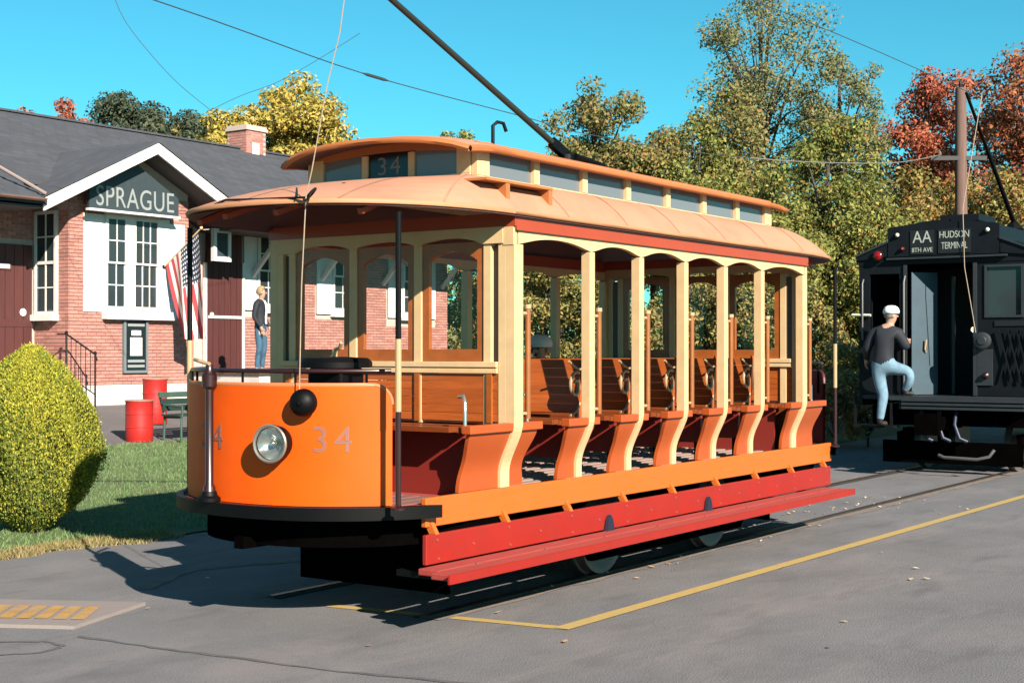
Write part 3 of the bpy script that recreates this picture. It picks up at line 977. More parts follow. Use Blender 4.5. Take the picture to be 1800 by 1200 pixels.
car = thing('open_trolley_car', 'orange open sided trolley car with cream posts and number 34', 'trolley', (CX, CY, 0))
def fx(x, end): return x if end == 0 else 2 * CX - x
def fy(y, side): return y if side == 0 else 2 * CY - y
def part(mb, name, m, smooth=False, bevel=0.0, parent=car, fix=True, ang=None):
    o = mb.build(name, m, parent, bevel=bevel, fix=fix)
    if ang: smooth_by_angle(o, ang)
    return o

def sup(front, n, hw, x_base, k=40):
    """Plan outline of a rounded end, from the near corner round to the far one."""
    L = x_base - front
    P_ = []
    for i in range(k + 1):
        a = math.pi * i / k
        c, s = math.cos(a), math.sin(a)
        y = CY - hw * math.copysign(abs(c) ** (2 / n), c)
        x = x_base - L * abs(s) ** (2 / n)
        P_.append((x, y))
    return P_

# -- floors, platforms, bumpers
part(MB().box(8.4, 14.1, 6.06, 8.21, 0.80, 0.868), 'floor', M_floor)
for i in range(14):
    y = 6.14 + i * 0.145
    part(MB().box(8.7, 13.8, y, y + 0.07, 0.8682, 0.885), 'floor_slat', M_slat)
for end in (0, 1):
    pl = [(fx(x, end), y) for x, y in sup(6.97, 2.3, 1.27, 8.55) if x < 7.72]
    pl = pl + [(fx(7.72, end), 8.21), (fx(8.55, end), 8.21), (fx(8.55, end), 6.06), (fx(7.72, end), 6.06)]
    part(MB().prism([(x, y, 0.79) for x, y in pl], (0, 0, 0.078)), 'platform', M_step)
    for i in range(16):
        y = 5.98 + i * 0.147
        t = min(0.999, (abs(y + 0.06 - CY) + 0.06) / 1.27)
        xf = 8.55 - 1.58 * (1 - t ** 2.3) ** (1 / 2.3) + 0.05
        if xf > 8.0 or y < 6.06 or y > 8.1: continue
        part(MB().box(min(fx(xf, end), fx(8.1, end)), max(fx(xf, end), fx(8.1, end)), y, y + 0.12, 0.8682, 0.874), 'platform_board', M_floor)
    inn = [(fx(x, end), y) for x, y in sup(6.965, 2.3, 1.28, 8.55) if x < 7.74]
    out = [(fx(x, end), y) for x, y in sup(6.92, 2.3, 1.335, 8.55) if x < 7.74]
    k = min(len(inn), len(out))
    b = MB()
    n = len(out)
    inn = inn if len(inn) == n else [inn[min(int(i * len(inn) / n), len(inn) - 1)] for i in range(n)]
    b.strip([(x, y, 0.872) for x, y in out], [(x, y, 0.872) for x, y in inn])
    b.strip([(x, y, 0.785) for x, y in out], [(x, y, 0.872) for x, y in out])
    b.strip([(x, y, 0.872) for x, y in inn], [(x, y, 0.785) for x, y in inn])
    b.strip([(x, y, 0.785) for x, y in inn], [(x, y, 0.785) for x, y in out])
    part(b, 'bumper', M_black, ang=40)

# -- dash panels
M_dedge = mat('worn orange edge', (1.0, 0.32, 0.12), 0.5)
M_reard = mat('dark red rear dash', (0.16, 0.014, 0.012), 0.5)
dash_pts = sup(7.015, 2.3, 1.25, 8.55, 160)
S, acc = [], 0.0
for i, p in enumerate(dash_pts):
    if i: acc += math.hypot(p[0] - dash_pts[i - 1][0], p[1] - dash_pts[i - 1][1])
    S.append(acc)
mid = S[80]
S = [s - mid for s in S]                       # arc length from the middle, negative = near side
def dash_at(s, out=0.0):
    s = max(min(s, S[-1]), S[0])
    i = 0
    while i < len(S) - 2 and S[i + 1] < s: i += 1
    t = (s - S[i]) / max(S[i + 1] - S[i], 1e-9)
    a, b = dash_pts[i], dash_pts[i + 1]
    dx, dy = b[0] - a[0], b[1] - a[1]
    l = math.hypot(dx, dy)
    nx, ny = -dy / l, dx / l                   # outward
    if nx > 0 and abs(ny) < 0.5: nx, ny = -nx, -ny
    return Vector((a[0] + dx * t + nx * out, a[1] + dy * t + ny * out, 0)), Vector((nx, ny, 0))
s_near = min(S, key=lambda q: abs(dash_at(q)[0].y - 6.165) + (10 if q > 0 else 0))
s_far = min(S, key=lambda q: abs(dash_at(q)[0].y - 8.22) + (10 if q < 0 else 0))
DZ0, DZ1, RC = 0.875, 1.69, 0.13
def dtop(s):
    d = min(s - s_near, s_far - s)
    return DZ1 if d >= RC else DZ1 - RC + math.sqrt(max(0, RC * RC - (RC - d) ** 2))
for end in (0, 1):
    n = 72
    ss = [s_near + (s_far - s_near) * (0.5 - 0.5 * math.cos(math.pi * i / n)) for i in range(n + 1)]
    o1 = [dash_at(s, 0.012)[0] for s in ss]; i1 = [dash_at(s, -0.012)[0] for s in ss]
    mk = lambda L, z: [(fx(p.x, end), p.y, (z if not callable(z) else z(s))) for p, s in zip(L, ss)]
    b = MB()
    b.strip(mk(o1, DZ0), mk(o1, dtop)); b.strip(mk(o1, dtop), mk(i1, dtop)); b.strip(mk(i1, dtop), mk(i1, DZ0))
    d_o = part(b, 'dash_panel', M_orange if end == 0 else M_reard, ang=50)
    tp = [dash_at(s, 0.0)[0] for s in ss]
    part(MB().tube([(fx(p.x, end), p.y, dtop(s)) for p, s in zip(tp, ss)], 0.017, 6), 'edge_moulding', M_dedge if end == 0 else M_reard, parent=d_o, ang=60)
    rl = [dash_at(s, -0.02)[0] for s in ss]
    part(MB().tube([(fx(p.x, end), p.y, 1.785) for p in rl], 0.016, 8), 'hand_rail', M_maroon, ang=60)
    for s in (-0.95, -0.45, 0.0, 0.35, 0.62, 0.95):
        p = dash_at(s, -0.02)[0]
        part(MB().tube([(fx(p.x, end), p.y, 1.45), (fx(p.x, end), p.y, 1.785)], 0.010, 6), 'rail_stanchion', M_black)
    if end == 0:
        def wrap(sc):
            def f(x, y, z):
                p, nrm = dash_at(sc - x, 0.0145 + z)
                return Vector((p.x, p.y, 1.315 + y))
            return f
        # text runs left to right as the viewer sees it: towards the near side (-arc)
        place_text('number', '34', 0.25, M_num, d_o, (0, 0, 0), (1, 0, 0), (0, 1, 0), 0.0015, 1.25, 1.0, warp=wrap(-0.715))
        place_text('number', '34', 0.25, M_num, d_o, (0, 0, 0), (1, 0, 0), (0, 1, 0), 0.0015, 1.25, 1.0, warp=wrap(0.30))
# headlight and gong
M_rim = mat('dull nickel rim', (0.55, 0.50, 0.42), 0.35, 0.6)
p, nr = dash_at(-(CY - 6.79) , 0.012)
hc = Vector((p.x, p.y, 1.30))
hl = part(MB().lathe(hc, nr, [(0, 0.07), (0.02, 0.115), (0.075, 0.125), (0.10, 0.130), (0.115, 0.128), (0.115, 0.108)], 28, cap1=False), 'headlight', M_black, ang=35)
part(MB().lathe(hc + nr * 0.1155, nr, [(0, 0.109), (0, 0.129), (0.012, 0.131), (0.018, 0.122), (0.012, 0.110)], 28, cap0=False, cap1=False), 'rim', M_rim, parent=hl, ang=35)
part(MB().lathe(hc + nr * 0.03, nr, [(0, 0.004), (0.006, 0.03), (0.02, 0.06), (0.05, 0.088), (0.078, 0.107)], 28, cap1=False), 'reflector', M_chrome, parent=hl, ang=60, fix=False)
part(MB().lathe(hc + nr * 0.045, nr, [(0, 0.012), (0.02, 0.022), (0.045, 0.018), (0.055, 0.006)], 12), 'bulb', M_chrome, parent=hl, ang=60)
part(MB().lathe(hc + nr * 0.108, nr, [(0, 0.1085), (0.008, 0.08), (0.012, 0.02)], 28), 'lens', glass_mat('lens', (0.95, 0.96, 0.95), 0.10), parent=hl, ang=60)
p, nr = dash_at(-(CY - 6.59), 0.012)
gc = Vector((p.x, p.y, 1.575))
part(MB().lathe(gc, nr, [(0, 0.03), (0.05, 0.03), (0.055, 0.095), (0.09, 0.092), (0.115, 0.078), (0.135, 0.05), (0.143, 0.018), (0.155, 0.015), (0.157, 0.004)], 24), 'gong', M_black, ang=40)
# brake staff
bs = Vector((6.975, 7.40, 0))
st_ = part(MB().lathe((bs.x, bs.y, 0.873), (0, 0, 1), [(0, 0.075), (0.02, 0.075), (0.035, 0.05), (0.10, 0.042), (0.12, 0.029), (0.70, 0.029), (0.78, 0.029), (0.80, 0.052), (0.88, 0.055), (0.91, 0.03), (0.95, 0.028)], 14), 'brake_staff', M_maroon, ang=40)
part(MB().lathe((bs.x, bs.y, 0.874), (0, 0, 1), [(0, 0.085), (0.025, 0.085), (0.04, 0.06), (0.07, 0.05)], 14), 'staff_foot', M_black, parent=st_, ang=40)
part(MB().tube([(bs.x, bs.y, 1.83), (bs.x + 0.0, bs.y + 0.10, 1.85), (bs.x + 0.05, bs.y + 0.2, 1.86)], 0.014), 'brake_handle', M_brass, parent=st_)
# corner poles
for end in (0, 1):
    for (px_, py_) in ((7.30, 5.965), (7.38, 8.04)):
        x = fx(px_ if end == 0 else px_ + 0.35, end)
        po = part(MB().tube([(x, py_, 0.872), (x, py_, 1.52)], 0.019, 10).lathe((x, py_, 0.872), (0, 0, 1), [(0, 0.045), (0.015, 0.045), (0.03, 0.022)], 10), 'corner_pole', M_maroon)
        part(MB().tube([(x, py_, 1.52), (x, py_, 2.0)], 0.021, 10), 'brass_sleeve', M_brass, parent=po)
        part(MB().tube([(x, py_, 2.0), (x, py_, 2.84)], 0.020, 10), 'upper_pole', M_black, parent=po)
# controller and its cover on the front platform
ct = part(MB().box(7.58, 7.84, 6.72, 7.04, 0.874, 1.80), 'controller', M_black, bevel=0.02)
part(MB().lathe((7.70, 6.88, 1.801), (0, 0, 1), [(0, 0.27), (0.04, 0.27), (0.07, 0.24), (0.08, 0.05)], 18), 'controller_cap', M_black, parent=ct, ang=40)
part(MB().tube([(7.70, 6.88, 1.87), (7.70, 6.88, 1.93)], 0.02).tube([(7.70, 6.88, 1.93), (7.63, 6.77, 1.945), (7.61, 6.74, 1.98)], 0.013), 'controller_handle', M_brass, parent=ct)

# -- side sills, risers, running boards
M_boltm = mat('worn bolt heads', (0.50, 0.10, 0.08), 0.5)
for side in (0, 1):
    y = lambda v: fy(v, side)
    def yb(a, b): return (min(y(a), y(b)), max(y(a), y(b)))
    a, b = yb(6.015, 6.058)
    part(MB().box(7.66, 14.86, a, b, 0.715, 0.915), 'sill_board', M_sill, bevel=0.006)
    a, b = yb(5.965, 6.0)
    part(MB().box(7.60 if side == 0 else 9.2, 14.72, a, b, 0.468, 0.672), 'step_riser', M_red, bevel=0.006)
    a, b = yb(5.60, 5.958)
    # tread boards
    wb_ = (b - a - 0.012) / 2
    for k in range(2):
        part(MB().box((7.40 if k == side else 7.5) if side == 0 else 9.2, 14.46, a + k * (wb_ + 0.012), a + k * (wb_ + 0.012) + wb_, 0.418, 0.462), 'running_board', M_step, bevel=0.008)
    a, b = yb(5.585, 5.5995)
    part(MB().box(7.36 if side == 0 else 9.2, 14.46, a, b, 0.405, 0.466), 'board_edge', M_red)
    for i in range(9):
        x = 7.72 + i * 0.86
        if side == 1 and x < 9.3: continue
        p0, p1 = Vector((x, y(6.03), 0.735)), Vector((x, y(5.982), 0.655))
        part(MB().bar(p0, p1, 0.05, 0.04, up=(1, 0, 0)), 'step_hanger', M_sill)
        part(MB().box(x - 0.03, x + 0.03, *yb(5.95, 6.30), 0.36, 0.405), 'step_bracket', M_black)
        for zb, xo in ((0.63, 0.0), (0.50, 0.015), (0.56, 0.42)):
            part(MB().lathe((x + xo, y(5.9645), zb), (0, -1 if side == 0 else 1, 0), [(0, 0.011), (0.005, 0.010)], 8), 'bolt', M_boltm)
        part(MB().lathe((x + 0.2, y(5.77), 0.4625), (0, 0, 1), [(0, 0.012), (0.004, 0.010)], 8), 'bolt', M_boltm)
    for x in (9.98, 11.75):
        part(MB().prism([(x - 0.06, y(5.955), 0.462), (x + 0.06, y(5.955), 0.462), (x + 0.035, y(5.955), 0.55), (x, y(5.955), 0.59), (x - 0.035, y(5.955), 0.55)], (0, (-0.03 if side == 0 else 0.03), 0)), 'step_stop', M_bluei)

# -- posts, bench ends, header arches, letterboards
def scurve(z):
    """Outer face of the side, near side: straight above the seats, drawn in below them."""
    t = (1.40 - z) / (1.40 - 1.02)
    t = min(max(t, 0), 1)
    return 5.905 + 0.125 * (t * t * (3 - 2 * t))
zs = [0.917] + [0.917 + (1.44 - 0.917) * i / 14 for i in range(1, 15)] + [2.705]
for side in (0, 1):
    for i, xc in enumerate(PX):
        hw = 0.040 if 0 < i < 6 else 0.058
        th = 0.075
        rows = [[(xc - hw, fy(scurve(z), side), z), (xc + hw, fy(scurve(z), side), z), (xc + hw, fy(scurve(z) + th, side), z), (xc - hw, fy(scurve(z) + th, side), z)] for z in zs]
        b = MB()
        for r0, r1 in zip(rows[:-1], rows[1:]):
            b.add(r0 + r1, [(k, (k + 1) % 4, 4 + (k + 1) % 4, 4 + k) for k in range(4)])
        part(b, 'side_post', M_cream, ang=35)
        # bench end panel behind the post
        l, r = (0.30, 0.10) if 0 < i < 6 else ((0.56, 0.30) if i == 0 else (0.30, 0.56))
        lb, rb = (0.29, 0.035) if 0 < i < 6 else ((0.54, 0.26) if i == 0 else (0.26, 0.54))
        z2 = [0.917 + (1.372 - 0.917) * k / 12 for k in range(13)]
        b = MB()
        ins, t2 = 0.022, 0.03
        def wv(k, p, q, waist): 
            u = k / 12
            return p * u + q * (1 - u) - waist * math.sin(math.pi * min(1, u * 1.15)) ** 2
        L1 = [(xc - wv(k, l, lb, 0.05), fy(scurve(z) + ins, side), z) for k, z in enumerate(z2)]
        R1 = [(xc + wv(k, r, rb, 0.03), fy(scurve(z) + ins, side), z) for k, z in enumerate(z2)]
        L2 = [(p[0], fy(scurve(z) + ins + t2, side), p[2]) for p, z in zip(L1, z2)]
        R2 = [(p[0], fy(scurve(z) + ins + t2, side), p[2]) for p, z in zip(R1, z2)]
        b.strip(L1, R1); b.strip(R1, R2); b.strip(R2, L2); b.strip(L2, L1)
        po = part(b, 'bench_end', M_panel, ang=35)
        a_, b_ = sorted((fy(5.912, side), fy(5.958, side)))
        bl = MB()
        bl.box(xc - l - 0.03, xc - hw - 0.002, a_ - 0.004, b_ + 0.03, 1.335, 1.395)
        if r > hw: bl.box(xc + hw + 0.002, xc + r + 0.03, a_ - 0.004, b_ + 0.03, 1.335, 1.395)
        part(bl, 'end_cap', M_panel, parent=po, bevel=0.006)
        # grab rod with its brackets
        gx, gy = xc + hw + 0.055, fy(5.90, side)
        g = part(MB().tube([(gx, gy, 1.42), (gx, gy, 2.24)], 0.021, 10), 'grab_rod', M_rod, ang=60)
        part(MB().tube([(gx, gy, 2.235), (gx, gy, 2.265)], 0.026, 10), 'rod_cap', M_brass, parent=g)
        for zb in (2.2, 1.46):
            part(MB().tube([(gx, gy, zb), (xc + hw - 0.01, fy(5.915, side), zb)], 0.012, 6), 'rod_bracket', M_brass, parent=g)
    # arched header pieces, one per bay
    for i in range(6):
        x0, x1 = PX[i], PX[i + 1]
        n = 12
        lowr = [(x0 + 0.047 + (x1 - x0 - 0.094) * k / n, 2.705 + 0.062 * math.sin(math.pi * k / n) ** 0.7) for k in range(n + 1)]
        poly = [(x0, 2.706)] + lowr[1:-1] + [(x1, 2.706), (x1, 2.812), (x0, 2.812)]
        y0 = fy(5.908, side)
        part(MB().prism([(x, y0, z) for x, z in poly], (0, 0.04 if side == 0 else -0.04, 0)), 'arch_header', M_cream)
    a, b = sorted((fy(5.892, side), fy(5.94, side)))
    part(MB().box(8.575, 13.925, a, b, 2.8125, 2.925), 'letterboard', M_letter)
    part(MB().box(8.57, 13.93, *sorted((fy(5.885, side), fy(5.8915, side))), 2.806, 2.822), 'moulding', M_letter)

# -- benches
M_riser = mat('riser red', (0.34, 0.030, 0.020), 0.5)
def bench(xc, back=True, facing=-1, x0=None, x1=None):
    xa, xb = (xc - 0.27, xc + 0.15) if x0 is None else (x0, x1)
    y0, y1 = 6.06, 8.21
    sl = []
    for k in range(4):
        w = (xb - xa) / 4
        part(MB().box(xa + k * w, xa + (k + 1) * w - 0.012, y0 + 0.05, y1 - 0.05, 1.335 + 0.008 * (k % 2 == 0), 1.372 + 0.008 * (k % 2 == 0)), 'seat_slat', M_woodd)
    zr = 1.06 if back else 0.87
    part(MB().box(xc - 0.02, xc + 0.02, y0 + 0.1, y1 - 0.1, zr, 1.334), 'seat_riser', M_riser)
    if back:
        for yy in (y0 + 0.14, CY, y1 - 0.14):
            part(MB().box(xc - 0.03, xc + 0.03, yy - 0.025, yy + 0.025, 0.886, 1.0595), 'seat_leg', M_black)
    if back:
        bx = xc + 0.17
        for k in range(6):
            z0 = 1.42 + k * 0.072
            dx = k * 0.016
            part(MB().prism([(bx + dx, y0 + 0.09, z0), (bx + dx + 0.022, y0 + 0.09, z0), (bx + dx + 0.038, y0 + 0.09, z0 + 0.0705), (bx + dx + 0.016, y0 + 0.09, z0 + 0.0705)], (0, y1 - y0 - 0.18, 0)), 'back_slat', M_wood)
        for yy in (y0 + 0.075, y1 - 0.075):
            part(MB().bar((bx - 0.02, yy, 1.38), (bx + 0.10, yy, 1.87), 0.028, 0.06, up=(1, 0, 0)), 'back_stile', M_wood)
            # brass scroll between seat and back
            cxx, czz = bx - 0.10, 1.64
            sp = []
            for k in range(26):
                t = k / 25
                a = math.radians(60 + 430 * t)
                r = 0.115 * (1 - 0.72 * t)
                sp.append((cxx + 0.03 + r * math.cos(a) * 0.8, yy - 0.012, czz + r * math.sin(a)))
            part(MB().tube(sp, 0.014, 6), 'scroll', M_brass, ang=60)
            part(MB().tube([(bx - 0.17, yy - 0.012, 1.84), (bx - 0.10, yy - 0.012, 1.80), (bx - 0.02, yy - 0.012, 1.77), (bx + 0.06, yy - 0.012, 1.78)], 0.011, 6), 'scroll', M_brass, ang=60)
            part(MB().tube([(bx - 0.15, yy - 0.012, 1.40), (bx - 0.06, yy - 0.012, 1.43), (bx + 0.0, yy - 0.012, 1.50)], 0.011, 6), 'scroll', M_brass, ang=60)
for xc in PX[1:6]:
    bench(xc)
bench(8.80, back=False, x0=8.66, x1=8.98)
bench(13.7, back=False, x0=13.5, x1=13.84)
bench(8.3, back=False, x0=8.04, x1=8.53)
bench(14.2, back=False, x0=13.97, x1=14.46)
for (x, y) in ((8.14, 6.04), (8.93, 6.04), (14.36, 6.04)):
    part(MB().tube([(x, y, 1.38), (x, y, 1.55), (x + 0.02, y + 0.03, 1.60), (x + 0.06, y + 0.10, 1.59)], 0.014, 8), 'arm_rail', M_chrome, ang=60)

# -- bulkheads: posts, rail, three glazed sashes, header, slatted back
Yposts = [(5.98, 6.05), (6.115, 6.185), (6.77, 6.845), (7.425, 7.50), (8.085, 8.155), (8.22, 8.29)]
Ysash = [(6.19, 6.765), (6.85, 7.42), (7.505, 8.08)]
for end in (0, 1):
    def X(a, b): return tuple(sorted((fx(a, end), fx(b, end))))
    for (a, b) in Yposts:
        x0, x1 = X(8.562, 8.62)
        part(MB().box(x0, x1, a, b, 1.375, 2.74), 'bulkhead_post', M_cream, bevel=0.004)
    for (a, b) in ((6.051, 6.114), (8.156, 8.219)):
        part(MB().box(*X(8.60, 8.615), a, b, 1.84, 2.70), 'slot_panel', mat('grey slot', (0.16, 0.12, 0.11), 0.6))
    part(MB().box(*X(8.545, 8.64), 6.052, 8.218, 1.755, 1.790), 'bulkhead_rail', M_cream, bevel=0.004)
    part(MB().box(*X(8.538, 8.645), 6.052, 8.218, 1.800, 1.842), 'bulkhead_rail', M_cream, bevel=0.004)
    part(MB().box(*X(8.555, 8.635), 6.052, 8.218, 1.7905, 1.7995), 'rail_core', M_cream)
    for (a, b) in Ysash:
        x0, x1 = X(8.575, 8.61)
        s = MB()
        zt = 2.735
        s.box(x0, x1, a, a + 0.06, 1.845, zt); s.box(x0, x1, b - 0.06, b, 1.845, zt); s.box(x0, x1, a + 0.06, b - 0.06, 1.845, 1.935)
        n = 10
        arch = [(a + 0.06 + (b - a - 0.12) * k / n, 2.60 + 0.07 * math.sin(math.pi * k / n) ** 0.8) for k in range(n + 1)]
        s.prism([(x0, y, z) for y, z in arch] + [(x0, b - 0.06, zt), (x0, a + 0.06, zt)], (x1 - x0, 0, 0))
        so = part(s, 'window_sash', M_sash)
        xm = (x0 + x1) / 2
        part(MB().add([(xm, a + 0.058, 1.933), (xm, b - 0.058, 1.933), (xm, b - 0.058, 2.665), (xm, a + 0.058, 2.665)], [(0, 1, 2, 3)]), 'pane', M_glass, parent=so, fix=False)
    # header with three arches
    hd = MB()
    for (a, b) in ((6.0, 6.80), (6.80, 7.46), (7.46, 8.27)):
        n = 10
        aa, bb = max(a, 6.19), min(b, 8.08)
        arch = [(aa + (bb - aa) * k / n, 2.715 + 0.055 * math.sin(math.pi * k / n) ** 0.7) for k in range(n + 1)]
        pts = ([(a, 2.715)] if a < aa else []) + arch + ([(b, 2.715)] if b > bb else []) + [(b, 2.835), (a, 2.835)]
        hd.prism([(fx(8.548, end), y, z) for y, z in pts], (fx(8.60, end) - fx(8.548, end), 0, 0))
    part(hd, 'bulkhead_header', M_cream)
    part(MB().box(*X(8.553, 8.62), 5.945, 8.325, 2.8355, 2.935), 'end_letterboard', M_letter)
    for side in (0, 1):
        part(MB().box(*X(8.556, 8.60), *sorted((fy(5.909, side), fy(5.999, side))), 2.70, 2.835), 'corner_block', M_cream)
        part(MB().box(*X(8.5545, 8.5745), *sorted((fy(5.893, side), fy(5.9445, side))), 2.8355, 2.925), 'corner_block', M_letter)
    # slatted bench back under the rail, with battens
    for k in range(6):
        z0 = 1.40 + k * 0.059
        part(MB().box(*X(8.566, 8.60), 6.052, 8.218, z0, z0 + 0.056), 'back_slat', M_wood)
    for yy in (6.10, 6.78, 7.46, 8.13):
        part(MB().box(*X(8.545, 8.5655), yy, yy + 0.045, 1.39, 1.752), 'back_batten', M_sash)
    part(MB().box(*X(8.60, 8.63), 6.06, 8.21, 0.87, 1.334), 'bulkhead_base', M_woodd)

# -- lower roof deck: a shell from the eave outline to the clerestory foot
eave, foot = [], []
hood = sup(7.0, 2.25, 1.272, 8.5, 44)
CF0, CY0, CY1 = 8.60, 6.30, 7.97
ZE, ZF = 2.932, 3.215
def ring(end):
    E_, F_ = [], []
    for k, (x, y) in enumerate(hood):
        E_.append((fx(x, end), y, ZE))
        t = k / (len(hood) - 1)
        u = min(max((t - 0.16) / 0.68, 0), 1)
        F_.append((fx(CF0, end), CY0 + (CY1 - CY0) * u, ZF))
    return E_, F_
E0, F0 = ring(0)
E1, F1 = ring(1)
sx_ = [8.5 + (14.0 - 8.5) * k / 12 for k in range(1, 12)]
loopE = E0 + [(x, CY + 1.272, ZE) for x in sx_] + E1[::-1] + [(x, CY - 1.272, ZE) for x in sx_[::-1]]
loopF = F0 + [(min(max(x, CF0), 2 * CX - CF0), CY1, ZF) for x in sx_] + F1[::-1] + [(min(max(x, CF0), 2 * CX - CF0), CY0, ZF) for x in sx_[::-1]]
loopE.append(loopE[0]); loopF.append(loopF[0])
nw = 9
rows_t, rows_b = [], []
for k in range(nw + 1):
    w = k / nw
    zz = math.sin(w * math.pi / 2) ** 0.9
    rows_t.append([(e[0] + (f[0] - e[0]) * w, e[1] + (f[1] - e[1]) * w, ZE + (ZF - ZE) * zz + 0.018) for e, f in zip(loopE, loopF)])
    rows_b.append([(p[0], p[1], p[2] - 0.045) for p in rows_t[-1]])
rf = MB()
for r0, r1 in zip(rows_t[:-1], rows_t[1:]): rf.strip(r0, r1)
lr = part(rf, 'lower_roof', M_roof, ang=55, fix=False)
rf = MB()
for r0, r1 in zip(rows_b[:-1], rows_b[1:]): rf.strip(r1, r0)
part(rf, 'roof_lining', M_ceil, parent=lr, fix=False)
ed = MB()
def grow(p, d):
    return (p[0] + d * (1 if p[0] > CX else -1) * (1 if abs(p[0] - CX) > 2.76 else 0), p[1] + d * (1 if p[1] > CY else -1), p[2])
ed.tube([(p[0], p[1], ZE) for p in loopE], 0.019, 6, caps=False)
part(ed, 'roof_edge', M_redge, parent=lr, ang=60)
# canvas seams across the lower deck
M_seamc = mat('canvas seam', (0.66, 0.30, 0.17), 0.8, var=0.1)
for side in (0, 1):
    for x in (9.25, 10.15, 11.05, 11.95, 12.85, 13.75):
        b = MB()
        yE, yF = (CY - 1.272, CY0) if side == 0 else (CY + 1.272, CY1)
        pts = [(x, yE + (yF - yE) * k / 9, ZE + (ZF - ZE) * math.sin(k / 9 * math.pi / 2) ** 0.9 + 0.019) for k in range(10)]
        b.strip([(q[0] - 0.012, q[1], q[2] + 0.003) for q in pts], [(q[0] + 0.012, q[1], q[2] + 0.003) for q in pts])
        part(b, 'canvas_seam', M_seamc, parent=lr, fix=False)
for k in (6, 14, 22, 30, 38):
    b = MB()
    pts = [rows_t[w][k] for w in range(nw + 1)]
    nxt = [rows_t[w][k + 1] for w in range(nw + 1)]
    q1 = [(a[0], a[1], a[2] + 0.003) for a in pts]
    q2 = []
    for a, c in zip(pts, nxt):
        v = Vector(c) - Vector(a)
        v = v.normalized() * 0.022 if v.length > 1e-5 else Vector((0, 0.0, 0))
        q2.append((a[0] + v.x, a[1] + v.y, a[2] + v.z + 0.003))
    b.strip(q1, q2)
    part(b, 'canvas_seam', M_seamc, parent=lr, fix=False)
# hood ribs under the front
for yy in (6.35, 6.9, 7.4, 7.9):
    for end in (0, 1):
        w0 = 8.52
        t = min(abs(yy - CY) / 1.25, 0.99)
        xf = 8.5 - 1.5 * (1 - t ** 2.25) ** (1 / 2.25) + 0.1
        pts = [(fx(xf + (w0 - xf) * k / 6, end), yy, ZE - 0.06 + (ZF - ZE) * math.sin(min(1.0, k / 6 * 0.93) * math.pi / 2) ** 0.9 * 0.98) for k in range(7)]
        b = MB()
        for p, q in zip(pts[:-1], pts[1:]): b.bar(p, q, 0.05, 0.04)
        part(b, 'hood_rib', M_letter)

# -- clerestory: sills, posts, panes, end lights, upper roof
cl = MB()
X0, X1 = 8.615, 2 * CX - 8.615
for side in (0, 1):
    a, b = sorted((fy(6.285, side), fy(6.335, side)))
    part(MB().box(X0, X1, a, b, 3.19, 3.245), 'clerestory_sill', M_cream)
    part(MB().box(X0, X1, a, b, 3.435, 3.50), 'clerestory_head', M_roofe)
    pit = (X1 - X0 - 0.16) / 7
    for i in range(8):
        x = X0 + 0.08 + i * pit
        hw = 0.04 if 0 < i < 7 else 0.08
        a2, b2 = sorted((fy(6.280, side), fy(6.33, side)))
        part(MB().box(x - hw, x + hw, a2, b2, 3.246, 3.4345), 'clerestory_post', M_cream)
    for i in range(7):
        x = X0 + 0.08 + i * pit
        yy = fy(6.312, side)
        part(MB().box(x + 0.045, x + pit - 0.045, min(yy, yy + 0.012), max(yy, yy + 0.012), 3.246, 3.434), 'clerestory_pane', M_cpane)
for end in (0, 1):
    def X(a, b): return tuple(sorted((fx(a, end), fx(b, end))))
    part(MB().box(*X(8.60, 8.65), 6.336, 7.934, 3.19, 3.262), 'clerestory_sill', M_cream)
    n = 14
    hp = [(6.336 + 1.598 * k / n, 3.475 - 0.055 * (2 * k / n - 1) ** 2) for k in range(n + 1)]
    part(MB().prism([(fx(8.60, end), y, z) for y, z in hp] + [(fx(8.60, end), 7.934 - 1.598 * k / n, 3.548 - 0.085 * (2 * k / n - 1) ** 2) for k in range(n + 1)], (fx(8.65, end) - fx(8.60, end), 0, 0)), 'end_head', M_roofe)
    lights = [(6.47, 6.86), (6.94, 7.33), (7.41, 7.80)]
    for (a, b) in ((6.336, 6.46), (6.87, 6.93), (7.34, 7.40), (7.81, 7.934)):
        part(MB().box(*X(8.598, 8.648), a, b, 3.2625, 3.46), 'clerestory_post', M_cream)
    for k, (a, b) in enumerate(lights):
        po = part(MB().box(*X(8.615, 8.63), a - 0.01, b + 0.01, 3.2625, 3.48), 'end_light', M_cpane if k != 1 else mat('number glass', (0.02, 0.012, 0.02), 0.15))
        if k == 1 and end == 0:
            place_text('number', '34', 0.20, M_numw, po, (8.613, CY, 3.362), (0, -1, 0), (0, 0, 1), 0.001, 1.15, 1.15)
# upper roof: arched shell with drooped ends
ux0, ux1, uy0, uy1 = 8.27, 2 * CX - 8.27, 6.20, 8.07
nx_, ny_ = 40, 16
def uz(x, y):
    t = (2 * (y - uy0) / (uy1 - uy0) - 1)
    e = max(0, (ux0 + 0.5 - x) / 0.5, (x - ux1 + 0.5) / 0.5)
    return 3.588 - 0.085 * t * t - 0.045 * abs(t) ** 6 - 0.05 * e * e
def uxx(i, j):
    t = (2 * j / ny_ - 1)
    x = ux0 + (ux1 - ux0) * i / nx_
    pull = 0.14 * abs(t) ** 3
    if i <= 3: x += pull * (1 - i / 4)
    if i >= nx_ - 3: x -= pull * (1 - (nx_ - i) / 4)
    return x
b = MB(); b2 = MB()
G = [[(uxx(i, j), uy0 + (uy1 - uy0) * j / ny_, uz(uxx(i, j), uy0 + (uy1 - uy0) * j / ny_)) for i in range(nx_ + 1)] for j in range(ny_ + 1)]
for r0, r1 in zip(G[:-1], G[1:]): b.strip(r0, r1)
ur = part(b, 'upper_roof', M_roof, ang=60, fix=False)
